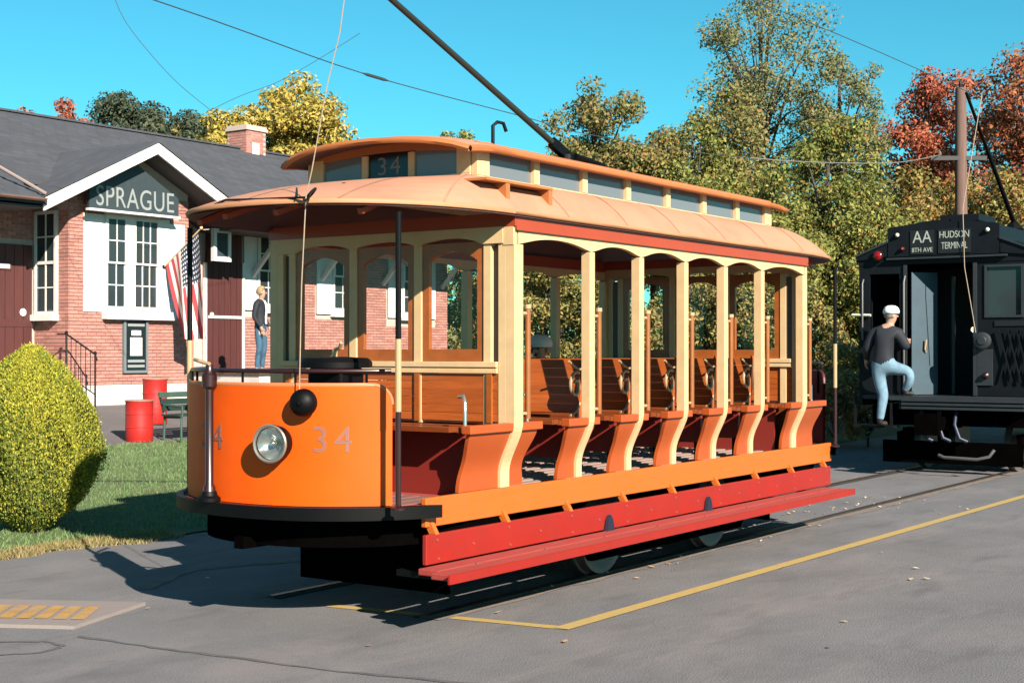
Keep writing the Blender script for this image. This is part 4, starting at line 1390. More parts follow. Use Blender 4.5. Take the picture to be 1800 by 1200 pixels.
for r0, r1 in zip(G[:-1], G[1:]): b2.strip([(p[0], p[1], p[2] - 0.045) for p in r1], [(p[0], p[1], p[2] - 0.045) for p in r0])
part(b2, 'roof_lining', M_ceil, parent=ur, fix=False)
per = [G[0][i] for i in range(nx_ + 1)] + [G[j][nx_] for j in range(1, ny_ + 1)] + [G[ny_][i] for i in range(nx_ - 1, -1, -1)] + [G[j][0] for j in range(ny_ - 1, -1, -1)]
part(MB().tube([(p[0], p[1], p[2] - 0.022) for p in per], 0.026, 6, caps=False), 'roof_edge', M_roofe, parent=ur, ang=60)

# -- trolley base, pole, hook, sign bracket
part(MB().box(10.55, 11.9, CY - 0.30, CY - 0.22, 3.592, 3.64).box(10.55, 11.9, CY + 0.22, CY + 0.30, 3.592, 3.64).box(10.75, 10.85, CY - 0.219, CY + 0.219, 3.60, 3.66).box(11.5, 11.6, CY - 0.219, CY + 0.219, 3.60, 3.66), 'roof_plank', M_woodd)
part(MB().lathe((11.2, CY, 3.60), (0, 0, 1), [(0, 0.16), (0.04, 0.16), (0.06, 0.08), (0.15, 0.07), (0.17, 0.03)], 16).tube([(11.25, CY - .07, 3.74), (11.75, CY - .07, 3.70)], 0.03).tube([(11.25, CY + .07, 3.74), (11.75, CY + .07, 3.70)], 0.03).bar((10.95, CY, 3.84), (11.3, CY, 3.71), 0.06, 0.09), 'trolley_base', M_black)
part(MB().tube([(11.15, CY, 3.77), (8.60, CY, 4.70), (6.6, CY, 5.43)], [0.030, 0.025, 0.018], 10), 'trolley_pole', mat('pole steel', (0.06, 0.07, 0.06), 0.5, 0.4), ang=60)
part(MB().tube([(10.02, CY, 3.57), (10.02, CY, 3.87), (10.06, CY - 0.02, 3.905), (10.12, CY - 0.04, 3.90), (10.15, CY - 0.05, 3.83)], 0.016, 8), 'pole_hook', M_black, ang=60)
part(MB().lathe((9.45, CY - 0.3, 3.573), (0, 0, 1), [(0, 0.11), (0.035, 0.11), (0.05, 0.08), (0.055, 0.02)], 16), 'roof_vent', M_roof, ang=40)
sb = MB()
sx0_, sx1_ = 8.25, 9.12
sb.box(sx0_, sx1_, 5.93, 6.20, 3.148, 3.166)
sb.box(sx0_ + 0.25, sx0_ + 0.30, 5.935, 6.19, 2.98, 3.1475).box(sx1_ - 0.05, sx1_, 5.935, 6.19, 2.98, 3.1475)
part(sb, 'sign_bracket', M_roofe)
part(MB().box(sx0_ + 0.301, sx1_ - 0.051, 6.06, 6.075, 3.02, 3.147), 'sign_slot', M_black)
part(MB().lathe((7.65, 6.75, 3.09), (-0.3, 0, 1), [(-0.05, 0.03), (0.02, 0.03), (0.03, 0.01)], 10), 'roof_eye', M_black)

# -- trucks and running gear
for (xw) in (10.46, 12.52):
    for yy, s in ((6.35, -1), (7.92, 1)):
        w_ = part(MB().lathe((xw, yy - 0.055, 0.385), (0, 1, 0), [(0, 0.10), (0, 0.15), (0.03, 0.16), (0.015, 0.30), (0.0, 0.325), (0.0, 0.362), (0.085, 0.366), (0.088, 0.388), (0.115, 0.388), (0.115, 0.32), (0.085, 0.30), (0.085, 0.12), (0.115, 0.10)], 32), 'wheel', M_tyre, ang=35)
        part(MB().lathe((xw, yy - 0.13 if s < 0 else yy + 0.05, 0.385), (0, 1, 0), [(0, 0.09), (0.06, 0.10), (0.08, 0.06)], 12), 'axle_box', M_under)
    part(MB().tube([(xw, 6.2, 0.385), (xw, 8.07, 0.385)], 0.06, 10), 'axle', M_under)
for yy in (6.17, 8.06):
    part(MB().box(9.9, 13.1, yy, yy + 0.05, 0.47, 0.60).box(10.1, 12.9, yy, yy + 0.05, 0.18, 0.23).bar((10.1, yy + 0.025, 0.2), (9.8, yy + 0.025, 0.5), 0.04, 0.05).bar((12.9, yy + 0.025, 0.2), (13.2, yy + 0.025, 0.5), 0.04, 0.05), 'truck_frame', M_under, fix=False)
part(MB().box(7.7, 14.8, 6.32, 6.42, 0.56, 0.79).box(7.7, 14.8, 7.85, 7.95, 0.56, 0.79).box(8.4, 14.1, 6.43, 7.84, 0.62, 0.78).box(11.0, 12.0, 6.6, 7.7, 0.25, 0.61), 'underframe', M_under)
for end in (0, 1):
    def X(a, b): return tuple(sorted((fx(a, end), fx(b, end))))
    part(MB().box(*X(7.0, 8.0), 7.09, 7.18, 0.56, 0.64), 'drawbar', M_under)
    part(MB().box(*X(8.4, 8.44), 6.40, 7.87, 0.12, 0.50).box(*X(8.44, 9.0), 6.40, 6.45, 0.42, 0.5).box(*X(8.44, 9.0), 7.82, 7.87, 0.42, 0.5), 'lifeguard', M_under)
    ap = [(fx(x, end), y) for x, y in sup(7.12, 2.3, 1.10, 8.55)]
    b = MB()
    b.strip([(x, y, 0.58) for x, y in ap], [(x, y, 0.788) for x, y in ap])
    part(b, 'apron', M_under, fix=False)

# the rope from the pole down to the dash
rope = thing('trolley_rope', 'pale trolley rope hanging from the pole to the orange dash', 'rope', (7.05, 6.6, 1.7))
M_rope = mat('hemp rope', (0.60, 0.46, 0.34), 0.9, var=0.15, scale=30)
pts = [(6.62, CY, 5.42), (6.90, 6.45, 4.85), (7.05, 6.22, 4.23), (7.05, 6.26, 4.01), (7.05, 6.37, 3.68), (7.05, 6.506, 3.126), (7.05, 6.558, 2.957), (7.04, 6.588, 2.367), (7.03, 6.597, 1.69), (7.03, 6.597, 1.64)]
MB().tube(pts, 0.0042, 6).build('line', M_rope, rope)
MB().tube([(7.03 + 0.07 * math.cos(a) - 0.0, 6.60 - 0.10 + 0.10 * math.cos(a + 0.4), 2.965 + 0.035 * math.sin(a)) for a in [2 * math.pi * k / 16 for k in range(17)]], 0.008, 6).build('ring', M_iron, rope)
wr = MB().tube([(7.05, 6.56, 2.95), (7.05, 7.0, 2.965), (7.03, 7.30, 2.975), (7.04, 7.42, 2.95), (7.10, 7.47, 2.945), (7.14, 7.40, 2.97)], 0.008, 6)
wr.tube([(7.03, 6.62, 2.96), (7.22, 6.80, 3.02), (7.45, 7.02, 3.08)], 0.006, 6)
wr.build('guide_wire', M_iron, rope)

# ---------------------------------------------------------------- the dark car on the track behind
M_c2 = mat('dark green black car paint', (0.010, 0.013, 0.018), 0.5, var=0.25, scale=5, spec=0.15)
M_c2l = mat('worn green trim', (0.028, 0.036, 0.044), 0.55, var=0.2, scale=6)
M_c2in = mat('navy interior', (0.010, 0.012, 0.035), 0.6)
M_c2door = mat('teal door paint', (0.028, 0.085, 0.13), 0.5, var=0.15, scale=4)
M_destw = mat('destination white', (1.0, 1.04, 0.88), 0.6)
M_destd = mat('destination lettering', (0.62, 0.66, 0.58), 0.6)
M_dark = mat('sign black', (0.008, 0.010, 0.012), 0.5)
M_grey = mat('grey metal', (0.20, 0.20, 0.20), 0.5, 0.3)
M_redl = mat('red lens', (0.40, 0.005, 0.007), 0.15)
M_lamp = bpy.data.materials.new('lit bulb'); M_lamp.use_nodes = True
_b = M_lamp.node_tree.nodes['Principled BSDF']
_b.inputs['Base Color'].default_value = (0.9, 0.8, 0.4, 1); _b.inputs['Emission Color'].default_value = (1.0, 0.82, 0.35, 1); _b.inputs['Emission Strength'].default_value = 1.6
c2 = thing('dark_transit_car', 'dark green transit car with AA and terminal destination signs', 'trolley', (21.9, 7.03, 0), rotz=-math.pi / 2)
def p2(mb, name, m, parent=c2, ang=None, fix=True, bevel=0.0):
    o = mb.build(name, m, parent, fix=fix, bevel=bevel)
    if ang: smooth_by_angle(o, ang)
    return o
LEN = 13.0
for s in (-1, 1):
    p2(MB().box(*sorted((s * 1.36, s * 1.31)), 0.0, LEN, 1.06, 3.34), 'side_wall', M_c2)
    for i in range(8):
        y0 = 1.3 + i * 1.35
        w = p2(MB().box(*sorted((s * 1.3601, s * 1.368)), y0, y0 + 1.0, 2.3, 3.1), 'window', M_c2l)
        p2(MB().box(*sorted((s * 1.3682, s * 1.371)), y0 + 0.07, y0 + 0.93, 2.37, 3.03), 'pane', M_pane, parent=w)
p2(MB().box(-1.305, 1.305, 0.0, LEN, 1.16, 1.23), 'floor', M_c2in)
p2(MB().box(-1.305, 1.305, 2.4, 2.45, 1.231, 3.33), 'inner_bulkhead', M_c2in)
p2(MB().box(-1.36, 1.36, LEN - 0.05, LEN + 0.001, 1.1, 3.3), 'rear_wall', M_c2)
# end wall round the openings
p2(MB().box(-1.309, -0.62, 0.0, 0.05, 1.24, 2.02).box(-1.309, -1.19, 0.0, 0.05, 2.02, 3.14).box(-0.70, -0.60, 0.0, 0.05, 2.02, 3.14).box(-1.309, -0.60, 0.0, 0.05, 3.14, 3.28), 'end_wall', M_c2)
p2(MB().box(0.50, 0.66, 0.0, 0.05, 1.24, 3.28).box(0.66, 1.18, 0.0, 0.05, 1.24, 2.46).box(1.18, 1.309, 0.0, 0.05, 1.24, 3.28).box(0.66, 1.18, 0.0, 0.05, 3.20, 3.28), 'end_wall', M_c2)
p2(MB().box(-1.36, 1.36, -0.012, 0.05, 3.281, 3.40), 'end_letterboard', M_c2)
p2(MB().box(-0.88, 0.98, -0.09, -0.013, 3.355, 3.385), 'visor_strip', M_c2l)
wf = p2(MB().box(0.63, 0.665, -0.025, -0.001, 2.43, 3.23).box(1.175, 1.21, -0.025, -0.001, 2.43, 3.23).box(0.665, 1.175, -0.025, -0.001, 3.195, 3.23).box(0.665, 1.175, -0.025, -0.001, 2.43, 2.465), 'window_frame', M_c2l)
p2(MB().box(0.66, 1.18, 0.02, 0.03, 2.46, 3.20), 'pane', M_pane, parent=wf)
p2(MB().box(-0.625, -0.575, -0.03, -0.001, 1.24, 3.27), 'door_post', M_c2l)
p2(MB().box(0.46, 0.515, -0.03, -0.001, 1.24, 3.27), 'door_post', M_c2l)
dl = p2(MB().bar((-0.54, 0.08, 2.2), (-0.24, 0.42, 2.2), 0.035, 1.92), 'door_leaf', M_c2door)
p2(MB().tube([(-0.36, 0.24, 1.9), (-0.36, 0.20, 1.95), (-0.34, 0.2, 2.1)], 0.015), 'door_handle', M_brass, parent=dl)
p2(MB().box(-0.05, 0.0, 0.55, 0.6, 1.25, 3.1), 'inner_post', M_c2l)
# roof: lower side decks and raised middle
prof = [(-1.42, 3.34), (-1.40, 3.42), (-1.30, 3.50), (-1.12, 3.57), (-0.86, 3.62), (-0.84, 3.84), (-0.6, 3.90), (-0.3, 3.945), (0, 3.96), (0.3, 3.945), (0.6, 3.90), (0.84, 3.84), (0.86, 3.62), (1.12, 3.57), (1.30, 3.50), (1.40, 3.42), (1.42, 3.34)]
p2(MB().prism([(x, 0.02, z) for x, z in prof], (0, LEN - 0.04, 0)), 'roof', M_c2)
p2(MB().prism([(-0.86, -0.06, 3.402), (0.86, -0.06, 3.402), (0.87, -0.06, 3.86), (0.5, -0.06, 3.90), (0, -0.06, 3.92), (-0.5, -0.06, 3.90), (-0.87, -0.06, 3.86)], (0, 0.078, 0)), 'sign_front', M_c2)
for s in (-1, 1):
    p2(MB().prism([(s * 0.875, -0.05, 3.41), (s * 1.38, -0.05, 3.36), (s * 1.40, -0.05, 3.42), (s * 1.30, -0.05, 3.49), (s * 0.875, -0.05, 3.62)], (0, 0.068, 0)), 'roof_shoulder', M_c2)
    p2(MB().bar((s * 0.87, -0.055, 3.64), (s * 1.40, -0.055, 3.43), 0.05, 0.03), 'shoulder_trim', M_c2l)
s1 = p2(MB().box(-0.50, -0.13, -0.075, -0.0605, 3.43, 3.80), 'route_sign', M_dark)
place_text('lettering', 'AA', 0.265, M_destd, s1, (-0.31, -0.0785, 3.685), (1, 0, 0), (0, 0, 1), 0.002, 1.0, 0.85)
place_text('lettering', '8TH AVE', 0.10, M_destd, s1, (-0.31, -0.0785, 3.49), (1, 0, 0), (0, 0, 1), 0.002, 1.0, 0.85)
s2 = p2(MB().box(-0.06, 0.44, -0.075, -0.0605, 3.43, 3.80), 'destination_sign', M_dark)
place_text('lettering', 'HUDSON', 0.15, M_destd, s2, (0.19, -0.0785, 3.71), (1, 0, 0), (0, 0, 1), 0.003, 1.0, 0.74)
place_text('lettering', 'TERMINAL', 0.15, M_destd, s2, (0.19, -0.0785, 3.54), (1, 0, 0), (0, 0, 1), 0.003, 1.0, 0.57)
for x, z, r, mm, nm in ((-1.02, 3.43, 0.075, M_redl, 'marker_lamp'), (-0.70, 3.74, 0.035, M_destw, 'class_lamp'), (0.70, 3.76, 0.035, M_destw, 'class_lamp'), (-0.62, 3.52, 0.03, M_redl, 'class_lamp')):
    l_ = p2(MB().lathe((x, -0.045, z), (0, -1, 0), [(0, r * 1.2), (0.05, r * 1.2), (0.055, r * 0.95)], 14), nm, M_c2)
    p2(MB().lathe((x, -0.1005, z), (0, -1, 0), [(0, r * 0.95), (0.02, r * 0.75), (0.03, r * 0.2)], 14), 'lens', mm, parent=l_, ang=60)
p2(MB().lathe((0.25, 1.2, 3.17), (0, 0, -1), [(0, 0.02), (0.02, 0.045), (0.06, 0.05), (0.09, 0.02)], 10), 'bulb', M_lamp)
p2(MB().lathe((0.17, 1.0, 2.31), (0, 0, -1), [(0, 0.02), (0.02, 0.045), (0.06, 0.05), (0.09, 0.02)], 10), 'bulb', M_lamp)
rt_ = p2(MB().lathe((0.62, -0.001, 2.08), (0, -1, 0), [(0, 0.06), (0.03, 0.12), (0.12, 0.13), (0.13, 0.11), (0.135, 0.07), (0.15, 0.06), (0.152, 0.02)], 18), 'rope_retriever', M_c2l, ang=40)
p2(MB().box(0.52, 0.75, -0.03, -0.0005, 1.40, 1.95), 'cable_box', M_c2l)
p2(MB().lathe((0.66, -0.031, 1.55), (0, -1, 0), [(0, 0.05), (0.05, 0.05), (0.08, 0.02)], 12), 'tail_lamp', M_maroon)
gt = MB()
for k in range(4):
    gt.bar((0.85 + k * 0.13, -0.03, 1.45), (1.05 + k * 0.13, -0.03, 2.25), 0.02, 0.02).bar((1.05 + k * 0.13, -0.055, 1.45), (0.85 + k * 0.13, -0.055, 2.25), 0.02, 0.02)
p2(gt, 'folding_gate', M_c2, fix=False)
p2(MB().box(0.78, 1.30, -0.02, -0.001, 2.30, 2.38), 'panel_band', M_dark)
# end platform, ribs and steps
p2(MB().box(-0.75, 1.30, -0.32, -0.002, 1.16, 1.225), 'platform', M_c2l)
for k in range(3):
    p2(MB().box(-0.55, 1.30, -0.36, -0.325, 1.03 + k * 0.06, 1.065 + k * 0.06), 'buffer_rib', M_c2l)
p2(MB().box(-0.60, 1.30, -0.325, -0.28, 1.02, 1.159), 'buffer_beam', M_c2)
p2(MB().box(-1.34, -0.70, -0.30, -0.002, 0.72, 0.76).box(-1.34, -1.30, -0.28, -0.25, 0.76, 1.23).box(-0.76, -0.72, -0.28, -0.25, 0.76, 1.15), 'boarding_step', M_c2)
p2(MB().tube([(-0.60, -0.07, 1.30), (-0.60, -0.09, 1.4), (-0.60, -0.09, 3.0), (-0.60, -0.03, 3.1)], 0.017, 8), 'grab_rail', M_grey, ang=60)
p2(MB().tube([(-1.28, -0.06, 2.1), (-1.28, -0.07, 2.2), (-1.28, -0.07, 3.0), (-1.28, -0.02, 3.06)], 0.015, 8), 'grab_rail', M_grey, ang=60)
p2(MB().tube([(-1.46, -0.05, 2.50), (-1.15, -0.05, 2.49)], 0.022, 8), 'gate_arm', M_destw, ang=60)
# trucks and underbody
p2(MB().box(-1.25, 1.25, 0.3, LEN - 0.3, 0.75, 1.05), 'underframe', M_under)
for k, yy in enumerate((1.3, 3.1, 9.9, 11.7)):
    for s in (-1, 1):
        p2(MB().lathe((s * 0.72 - 0.06, yy, 0.43), (1, 0, 0), [(0, 0.10), (0, 0.40), (0.12, 0.42), (0.12, 0.10)], 26), 'wheel', M_tyre, ang=35)
for yc in (2.2, 10.8):
    for s in (-1, 1):
        p2(MB().box(s * 0.95 - 0.04, s * 0.95 + 0.04, yc - 1.5, yc + 1.5, 0.40, 0.62), 'truck_frame', M_under)
        for q in (-0.9, 0.9):
            p2(MB().box(s * 1.0 - 0.06, s * 1.0 + 0.08, yc + q - 0.14, yc + q + 0.14, 0.30, 0.66), 'journal_box', M_under)
p2(MB().box(-0.10, 0.10, -0.75, 0.6, 0.72, 0.92).box(-0.18, 0.18, -0.85, -0.70, 0.66, 0.98), 'coupler', M_under)
for x in (-0.28, 0.0, 0.25):
    p2(MB().tube([(x, -0.2, 1.0), (x + 0.02, -0.34, 0.8), (x + 0.1, -0.36, 0.60), (x + 0.2, -0.3, 0.55)], 0.03, 8), 'air_hose', M_bluei, ang=60)
p2(MB().tube([(0.0, -0.25, 0.33), (0.1, -0.3, 0.30), (0.6, -0.3, 0.29), (0.78, -0.3, 0.34), (0.84, -0.26, 0.44)], 0.025, 8), 'air_pipe', M_grey, ang=60)
p2(MB().box(-1.1, 1.1, 0.35, 0.40, 0.15, 0.5), 'pilot_board', M_under)
# its trolley pole
p2(MB().box(-0.35, 0.35, 3.2, 4.6, 3.97, 4.03).lathe((0, 3.9, 4.03), (0, 0, 1), [(0, 0.18), (0.05, 0.16), (0.16, 0.08), (0.2, 0.04)], 12), 'trolley_base', M_black, fix=False)
p2(MB().tube([(0.0, 3.95, 4.18), (0.02, 1.1, 6.08)], [0.045, 0.025], 8), 'trolley_pole', M_black, ang=60)
p2(MB().tube([(0.33, 0.9, 6.0), (0.33, -0.10, 4.1), (0.36, -0.12, 3.2), (0.53, -0.13, 2.2)], 0.007, 6), 'pole_rope', M_rope, ang=60)
p2(MB().box(-0.15, 0.45, 0.3, 1.2, 3.95, 4.05), 'roof_hatch', M_c2)

# ---------------------------------------------------------------- people
def human(name, label, base, J, E_, hair_mat, mats, cap=None, face=(0, -1, 0), brimless=False):
    """Body grown by a Skin modifier over joint edges; each face takes the cloth of its nearest limb."""
    root = thing(name, label, 'person', base)
    ids = {k: i for i, k in enumerate(J)}
    me = bpy.data.meshes.new('skeleton')
    me.from_pydata([J[k][0] for k in J], [(ids[a], ids[b]) for a, b, _ in E_], [])
    ob = bpy.data.objects.new('skeleton', me)
    COL.objects.link(ob)
    sk = ob.modifiers.new('skin', 'SKIN')
    sk.use_smooth_shade = True
    for k in J:
        r = J[k][1]
        d_ = me.skin_vertices[0].data[ids[k]]
        d_.radius = r if isinstance(r, tuple) else (r, r)
        d_.use_root = (k == 'pelvis')
    ss = ob.modifiers.new('sub', 'SUBSURF'); ss.levels = 3; ss.render_levels = 3
    dg = bpy.context.evaluated_depsgraph_get()
    bm_ = bpy.data.meshes.new_from_object(ob.evaluated_get(dg))
    bpy.data.objects.remove(ob)
    bm_.materials.clear()
    for m_ in mats: bm_.materials.append(m_)
    segs = [(Vector(J[a][0]), Vector(J[b][0]), mi) for a, b, mi in E_]
    for pl in bm_.polygons:
        c = pl.center
        best, bi = 1e9, 0
        for a, b, mi in segs:
            ab = b - a
            t = max(0, min(1, (c - a).dot(ab) / max(ab.length_squared, 1e-9)))
            d_ = (c - a - ab * t).length
            if d_ < best: best, bi = d_, mi
        pl.material_index = bi
        pl.use_smooth = True
    off = Vector(base)
    for v in bm_.vertices: v.co -= off
    bm_.update()
    body = link('body', bm_, root)
    h = Vector(J['head'][0]); f = Vector(face).normalized()
    up = Vector((0, 0, 1)); s = f.cross(up).normalized()
    # hair: a shell over the back and top of the head
    hb = MB()
    n, k_ = 16, 8
    rows = []
    for i in range(k_ + 1):
        ph = math.pi * 0.5 * (1 - i / k_ * 1.25)
        row = []
        for j in range(n + 1):
            th = 2 * math.pi * j / n
            dirv = (s * math.cos(th) + f * math.sin(th)) * math.cos(ph) + up * math.sin(ph)
            rr = 0.112
            front = math.sin(th) * math.cos(ph)
            if front > 0.35 and ph < 0.75: rr = 0.075
            row.append(h + up * 0.012 + Vector((dirv.x * rr, dirv.y * rr, dirv.z * rr * 1.12)))
        rows.append(row)
    for r0, r1 in zip(rows[:-1], rows[1:]): hb.strip(r0, r1)
    hb.build('hair', hair_mat, root, smooth=True)
    # eyes, nose, ears
    fm = MB()
    fm.lathe(h + f * 0.085 + up * -0.015, f, [(0, 0.022), (0.02, 0.014), (0.03, 0.005)], 8)
    for q in (-1, 1): fm.lathe(h + s * (0.092 * q) + up * -0.01, s * q, [(0, 0.03), (0.012, 0.028), (0.016, 0.01)], 8)
    fm.build('nose_and_ears', mats[0], root, smooth=True)
    ey = MB()
    for q in (-1, 1): ey.lathe(h + f * 0.088 + s * (0.034 * q) + up * 0.012, f, [(0, 0.012), (0.006, 0.008)], 8)
    ey.lathe(h + f * 0.086 + up * -0.052, f, [(0, 0.02), (0.004, 0.012)], 8)
    ey.build('eyes_and_mouth', M_dark, root)
    if cap:
        cb = MB()
        cb.lathe(h + up * 0.025, up, [(0, 0.122), (0.03, 0.128), (0.06, 0.122), (0.10, 0.10), (0.125, 0.06), (0.13, 0.01)], 18)
        c0 = h + up * 0.028
        if not brimless:
            brim = [c0 + (s * math.cos(a) * 0.115 + f * (0.07 + math.sin(a) * 0.13)) for a in [math.pi * k / 10 for k in range(11)]]
            cb.prism(brim, (0, 0, 0.012))
        cb.build('cap', cap, root, smooth=True)
    return root
def hand(J, E_, pre, w, d, side, mi=0):
    """Palm and five bent fingers from the wrist w, pointing along d."""
    w, d = Vector(w), Vector(d).normalized()
    a = Vector(side).normalized()
    n = d.cross(a).normalized()
    J[pre + 'palm'] = (tuple(w + d * 0.075), (0.036, 0.02))
    E_.append((pre + 'wrist', pre + 'palm', mi))
    for k, l in enumerate((0.075, 0.085, 0.078, 0.06)):
        b0 = w + d * 0.105 + a * (0.030 - 0.02 * k)
        b1 = b0 + d * (l * 0.5) + n * 0.012
        b2 = b1 + d * (l * 0.35) + n * 0.03
        for q, p in enumerate((b0, b1, b2)):
            J[pre + 'f%d%d' % (k, q)] = (tuple(p), 0.0095 - 0.001 * q)
        E_ += [(pre + 'palm', pre + 'f%d0' % k, mi), (pre + 'f%d0' % k, pre + 'f%d1' % k, mi), (pre + 'f%d1' % k, pre + 'f%d2' % k, mi)]
    t0 = w + d * 0.045 + a * 0.04
    J[pre + 't0'] = (tuple(t0), 0.012); J[pre + 't1'] = (tuple(t0 + d * 0.045 + a * 0.022 + n * 0.012), 0.010)
    E_ += [(pre + 'palm', pre + 't0', mi), (pre + 't0', pre + 't1', mi)]
M_skin = mat('skin', (0.80, 0.46, 0.33), 0.55)
M_blond = mat('blond hair', (0.55, 0.38, 0.20), 0.7, var=0.2, scale=20)
M_jkt = mat('navy jacket', (0.012, 0.018, 0.032), 0.8, var=0.15, scale=10)
M_shirt = mat('white shirt', (1.1, 1.05, 1.05), 0.8)
M_jean = mat('blue jeans', (0.06, 0.17, 0.28), 0.85, var=0.2, scale=12)
M_jeanl = mat('faded jeans', (0.26, 0.45, 0.60), 0.85, var=0.2, scale=12)
M_shoe = mat('pale shoes', (0.55, 0.50, 0.45), 0.7)
M_boot = mat('dark shoes', (0.03, 0.02, 0.018), 0.6)
def standing(bx, by, bz, f, H_=1.76):
    """Joints of a relaxed standing figure facing f."""
    f = Vector(f).normalized(); s = f.cross(Vector((0, 0, 1))).normalized()     # s = his right
    def pt(fr, rt, z): 
        v = Vector((bx, by, bz)) + f * fr + s * rt + Vector((0, 0, z * H_ / 1.76))
        return (v.x, v.y, v.z)
    J = {'pelvis': (pt(0, 0, 0.95), (0.145, 0.11)), 'waist': (pt(0, 0, 1.10), (0.135, 0.10)), 'chest': (pt(0.01, 0, 1.32), (0.165, 0.115)), 'collar': (pt(0, 0, 1.44), (0.09, 0.08)),
         'neck': (pt(0.01, 0, 1.51), 0.052), 'chin': (pt(0.035, 0, 1.57), 0.07), 'head': (pt(0.02, 0, 1.645), 0.098), 'crown': (pt(0.0, 0, 1.705), 0.075)}
    E_ = [('pelvis', 'waist', 1), ('waist', 'chest', 1), ('chest', 'collar', 1), ('collar', 'neck', 0), ('neck', 'chin', 0), ('chin', 'head', 0), ('head', 'crown', 0)]
    for q, n in ((1, 'r'), (-1, 'l')):
        J[n + 'hip'] = (pt(0, 0.095 * q, 0.88), 0.095); J[n + 'knee'] = (pt(0.03, 0.11 * q, 0.50), 0.066); J[n + 'shin'] = (pt(0.0, 0.115 * q, 0.34), 0.060)
        J[n + 'ankle'] = (pt(-0.02, 0.12 * q, 0.10), 0.050); J[n + 'heel'] = (pt(-0.03, 0.12 * q, 0.045), 0.042); J[n + 'toe'] = (pt(0.14, 0.14 * q, 0.03), 0.034)
        E_ += [('pelvis', n + 'hip', 3), (n + 'hip', n + 'knee', 3), (n + 'knee', n + 'shin', 3), (n + 'shin', n + 'ankle', 3), (n + 'ankle', n + 'heel', 4), (n + 'heel', n + 'toe', 4)]
        J[n + 'sh'] = (pt(0.0, 0.19 * q, 1.41), 0.072); J[n + 'elb'] = (pt(-0.03, 0.25 * q, 1.13), 0.052); J[n + 'wrist'] = (pt(0.10, 0.20 * q, 0.93), 0.034)
        E_ += [('collar', n + 'sh', 1), (n + 'sh', n + 'elb', 1), (n + 'elb', n + 'wrist', 1)]
        w = Vector(J[n + 'wrist'][0]); e = Vector(J[n + 'elb'][0])
        hand(J, E_, n, w, (w - e) + Vector((0, 0, -0.12)), f)
    return J, E_
J, E_ = standing(20.95, 20.74, 1.492, (0.35, -1.0, 0), 1.74)
human('person', 'person in navy jacket and blue jeans standing on the loading platform', (20.95, 20.74, 1.492), J, E_, M_blond, [M_skin, M_jkt, M_shirt, M_jean, M_shoe], face=(0.8, -0.7, 0))
# open jacket front: a strip of white shirt
def shirt_front(bx, by, bz, f):
    f = Vector(f).normalized(); s = f.cross(Vector((0, 0, 1))).normalized()
    m = MB()
    A_, B_ = [], []
    for z, d, w in ((0.98, 0.125, 0.05), (1.12, 0.12, 0.05), (1.26, 0.135, 0.055), (1.38, 0.125, 0.06), (1.46, 0.085, 0.05)):
        c = Vector((bx, by, bz + z)) + f * d
        A_.append(c - s * w); B_.append(c + s * w)
    m.strip(A_, B_)
    return m
root_p = [o for o in COL.objects if o.name == 'person'][0]
shirt_front(20.95, 20.74, 1.492, (0.35, -1.0, 0)).build('shirt', M_shirt, root_p, smooth=True)

# the man swinging up onto the dark car
bx, by = 21.46, 7.86
J = {'pelvis': ((21.46, 7.85, 1.70), (0.175, 0.15)), 'waist': ((21.46, 7.83, 1.86), (0.185, 0.155)), 'chest': ((21.46, 7.80, 2.10), (0.215, 0.165)), 'collar': ((21.47, 7.77, 2.25), (0.12, 0.10)),
     'neck': ((21.48, 7.75, 2.33), 0.06), 'chin': ((21.50, 7.72, 2.39), 0.08), 'head': ((21.50, 7.72, 2.475), 0.105), 'crown': ((21.49, 7.73, 2.545), 0.085),
     'lhip': ((21.45, 7.92, 1.64), 0.125), 'lthigh': ((21.47, 7.89, 1.43), 0.105), 'lknee': ((21.49, 7.84, 1.22), 0.085), 'lshin': ((21.47, 7.86, 1.08), 0.076), 'lankle': ((21.48, 7.89, 0.87), 0.060), 'lheel': ((21.47, 7.90, 0.805), 0.046), 'ltoe': ((21.60, 7.82, 0.79), 0.040),
     'rhip': ((21.46, 7.74, 1.64), 0.125), 'rthigh': ((21.47, 7.60, 1.64), 0.108), 'rknee': ((21.49, 7.42, 1.615), 0.09), 'rshin': ((21.52, 7.43, 1.47), 0.080), 'rankle': ((21.57, 7.52, 1.33), 0.062), 'rheel': ((21.58, 7.53, 1.275), 0.046), 'rtoe': ((21.62, 7.40, 1.265), 0.040),
     'lsh': ((21.45, 7.99, 2.19), 0.10), 'lelb': ((21.43, 8.09, 1.95), 0.075), 'lwrist': ((21.56, 8.14, 1.80), 0.045),
     'rsh': ((21.47, 7.60, 2.19), 0.10), 'relb': ((21.48, 7.47, 1.98), 0.075), 'rwrist': ((21.74, 7.58, 2.04), 0.045)}
E_ = [('pelvis', 'waist', 1), ('waist', 'chest', 1), ('chest', 'collar', 1), ('collar', 'neck', 0), ('neck', 'chin', 0), ('chin', 'head', 0), ('head', 'crown', 0)]
for n in 'lr':
    E_ += [('pelvis', n + 'hip', 3), (n + 'hip', n + 'thigh', 3), (n + 'thigh', n + 'knee', 3), (n + 'knee', n + 'shin', 3), (n + 'shin', n + 'ankle', 3), (n + 'ankle', n + 'heel', 4), (n + 'heel', n + 'toe', 4),
           ('collar', n + 'sh', 1), (n + 'sh', n + 'elb', 1), (n + 'elb', n + 'wrist', 1)]
hand(J, E_, 'l', J['lwrist'][0], (0.3, 0.2, -0.6), (1, 0, 0))
hand(J, E_, 'r', J['rwrist'][0], (0.6, 0.05, 0.15), (0, 0, 1))
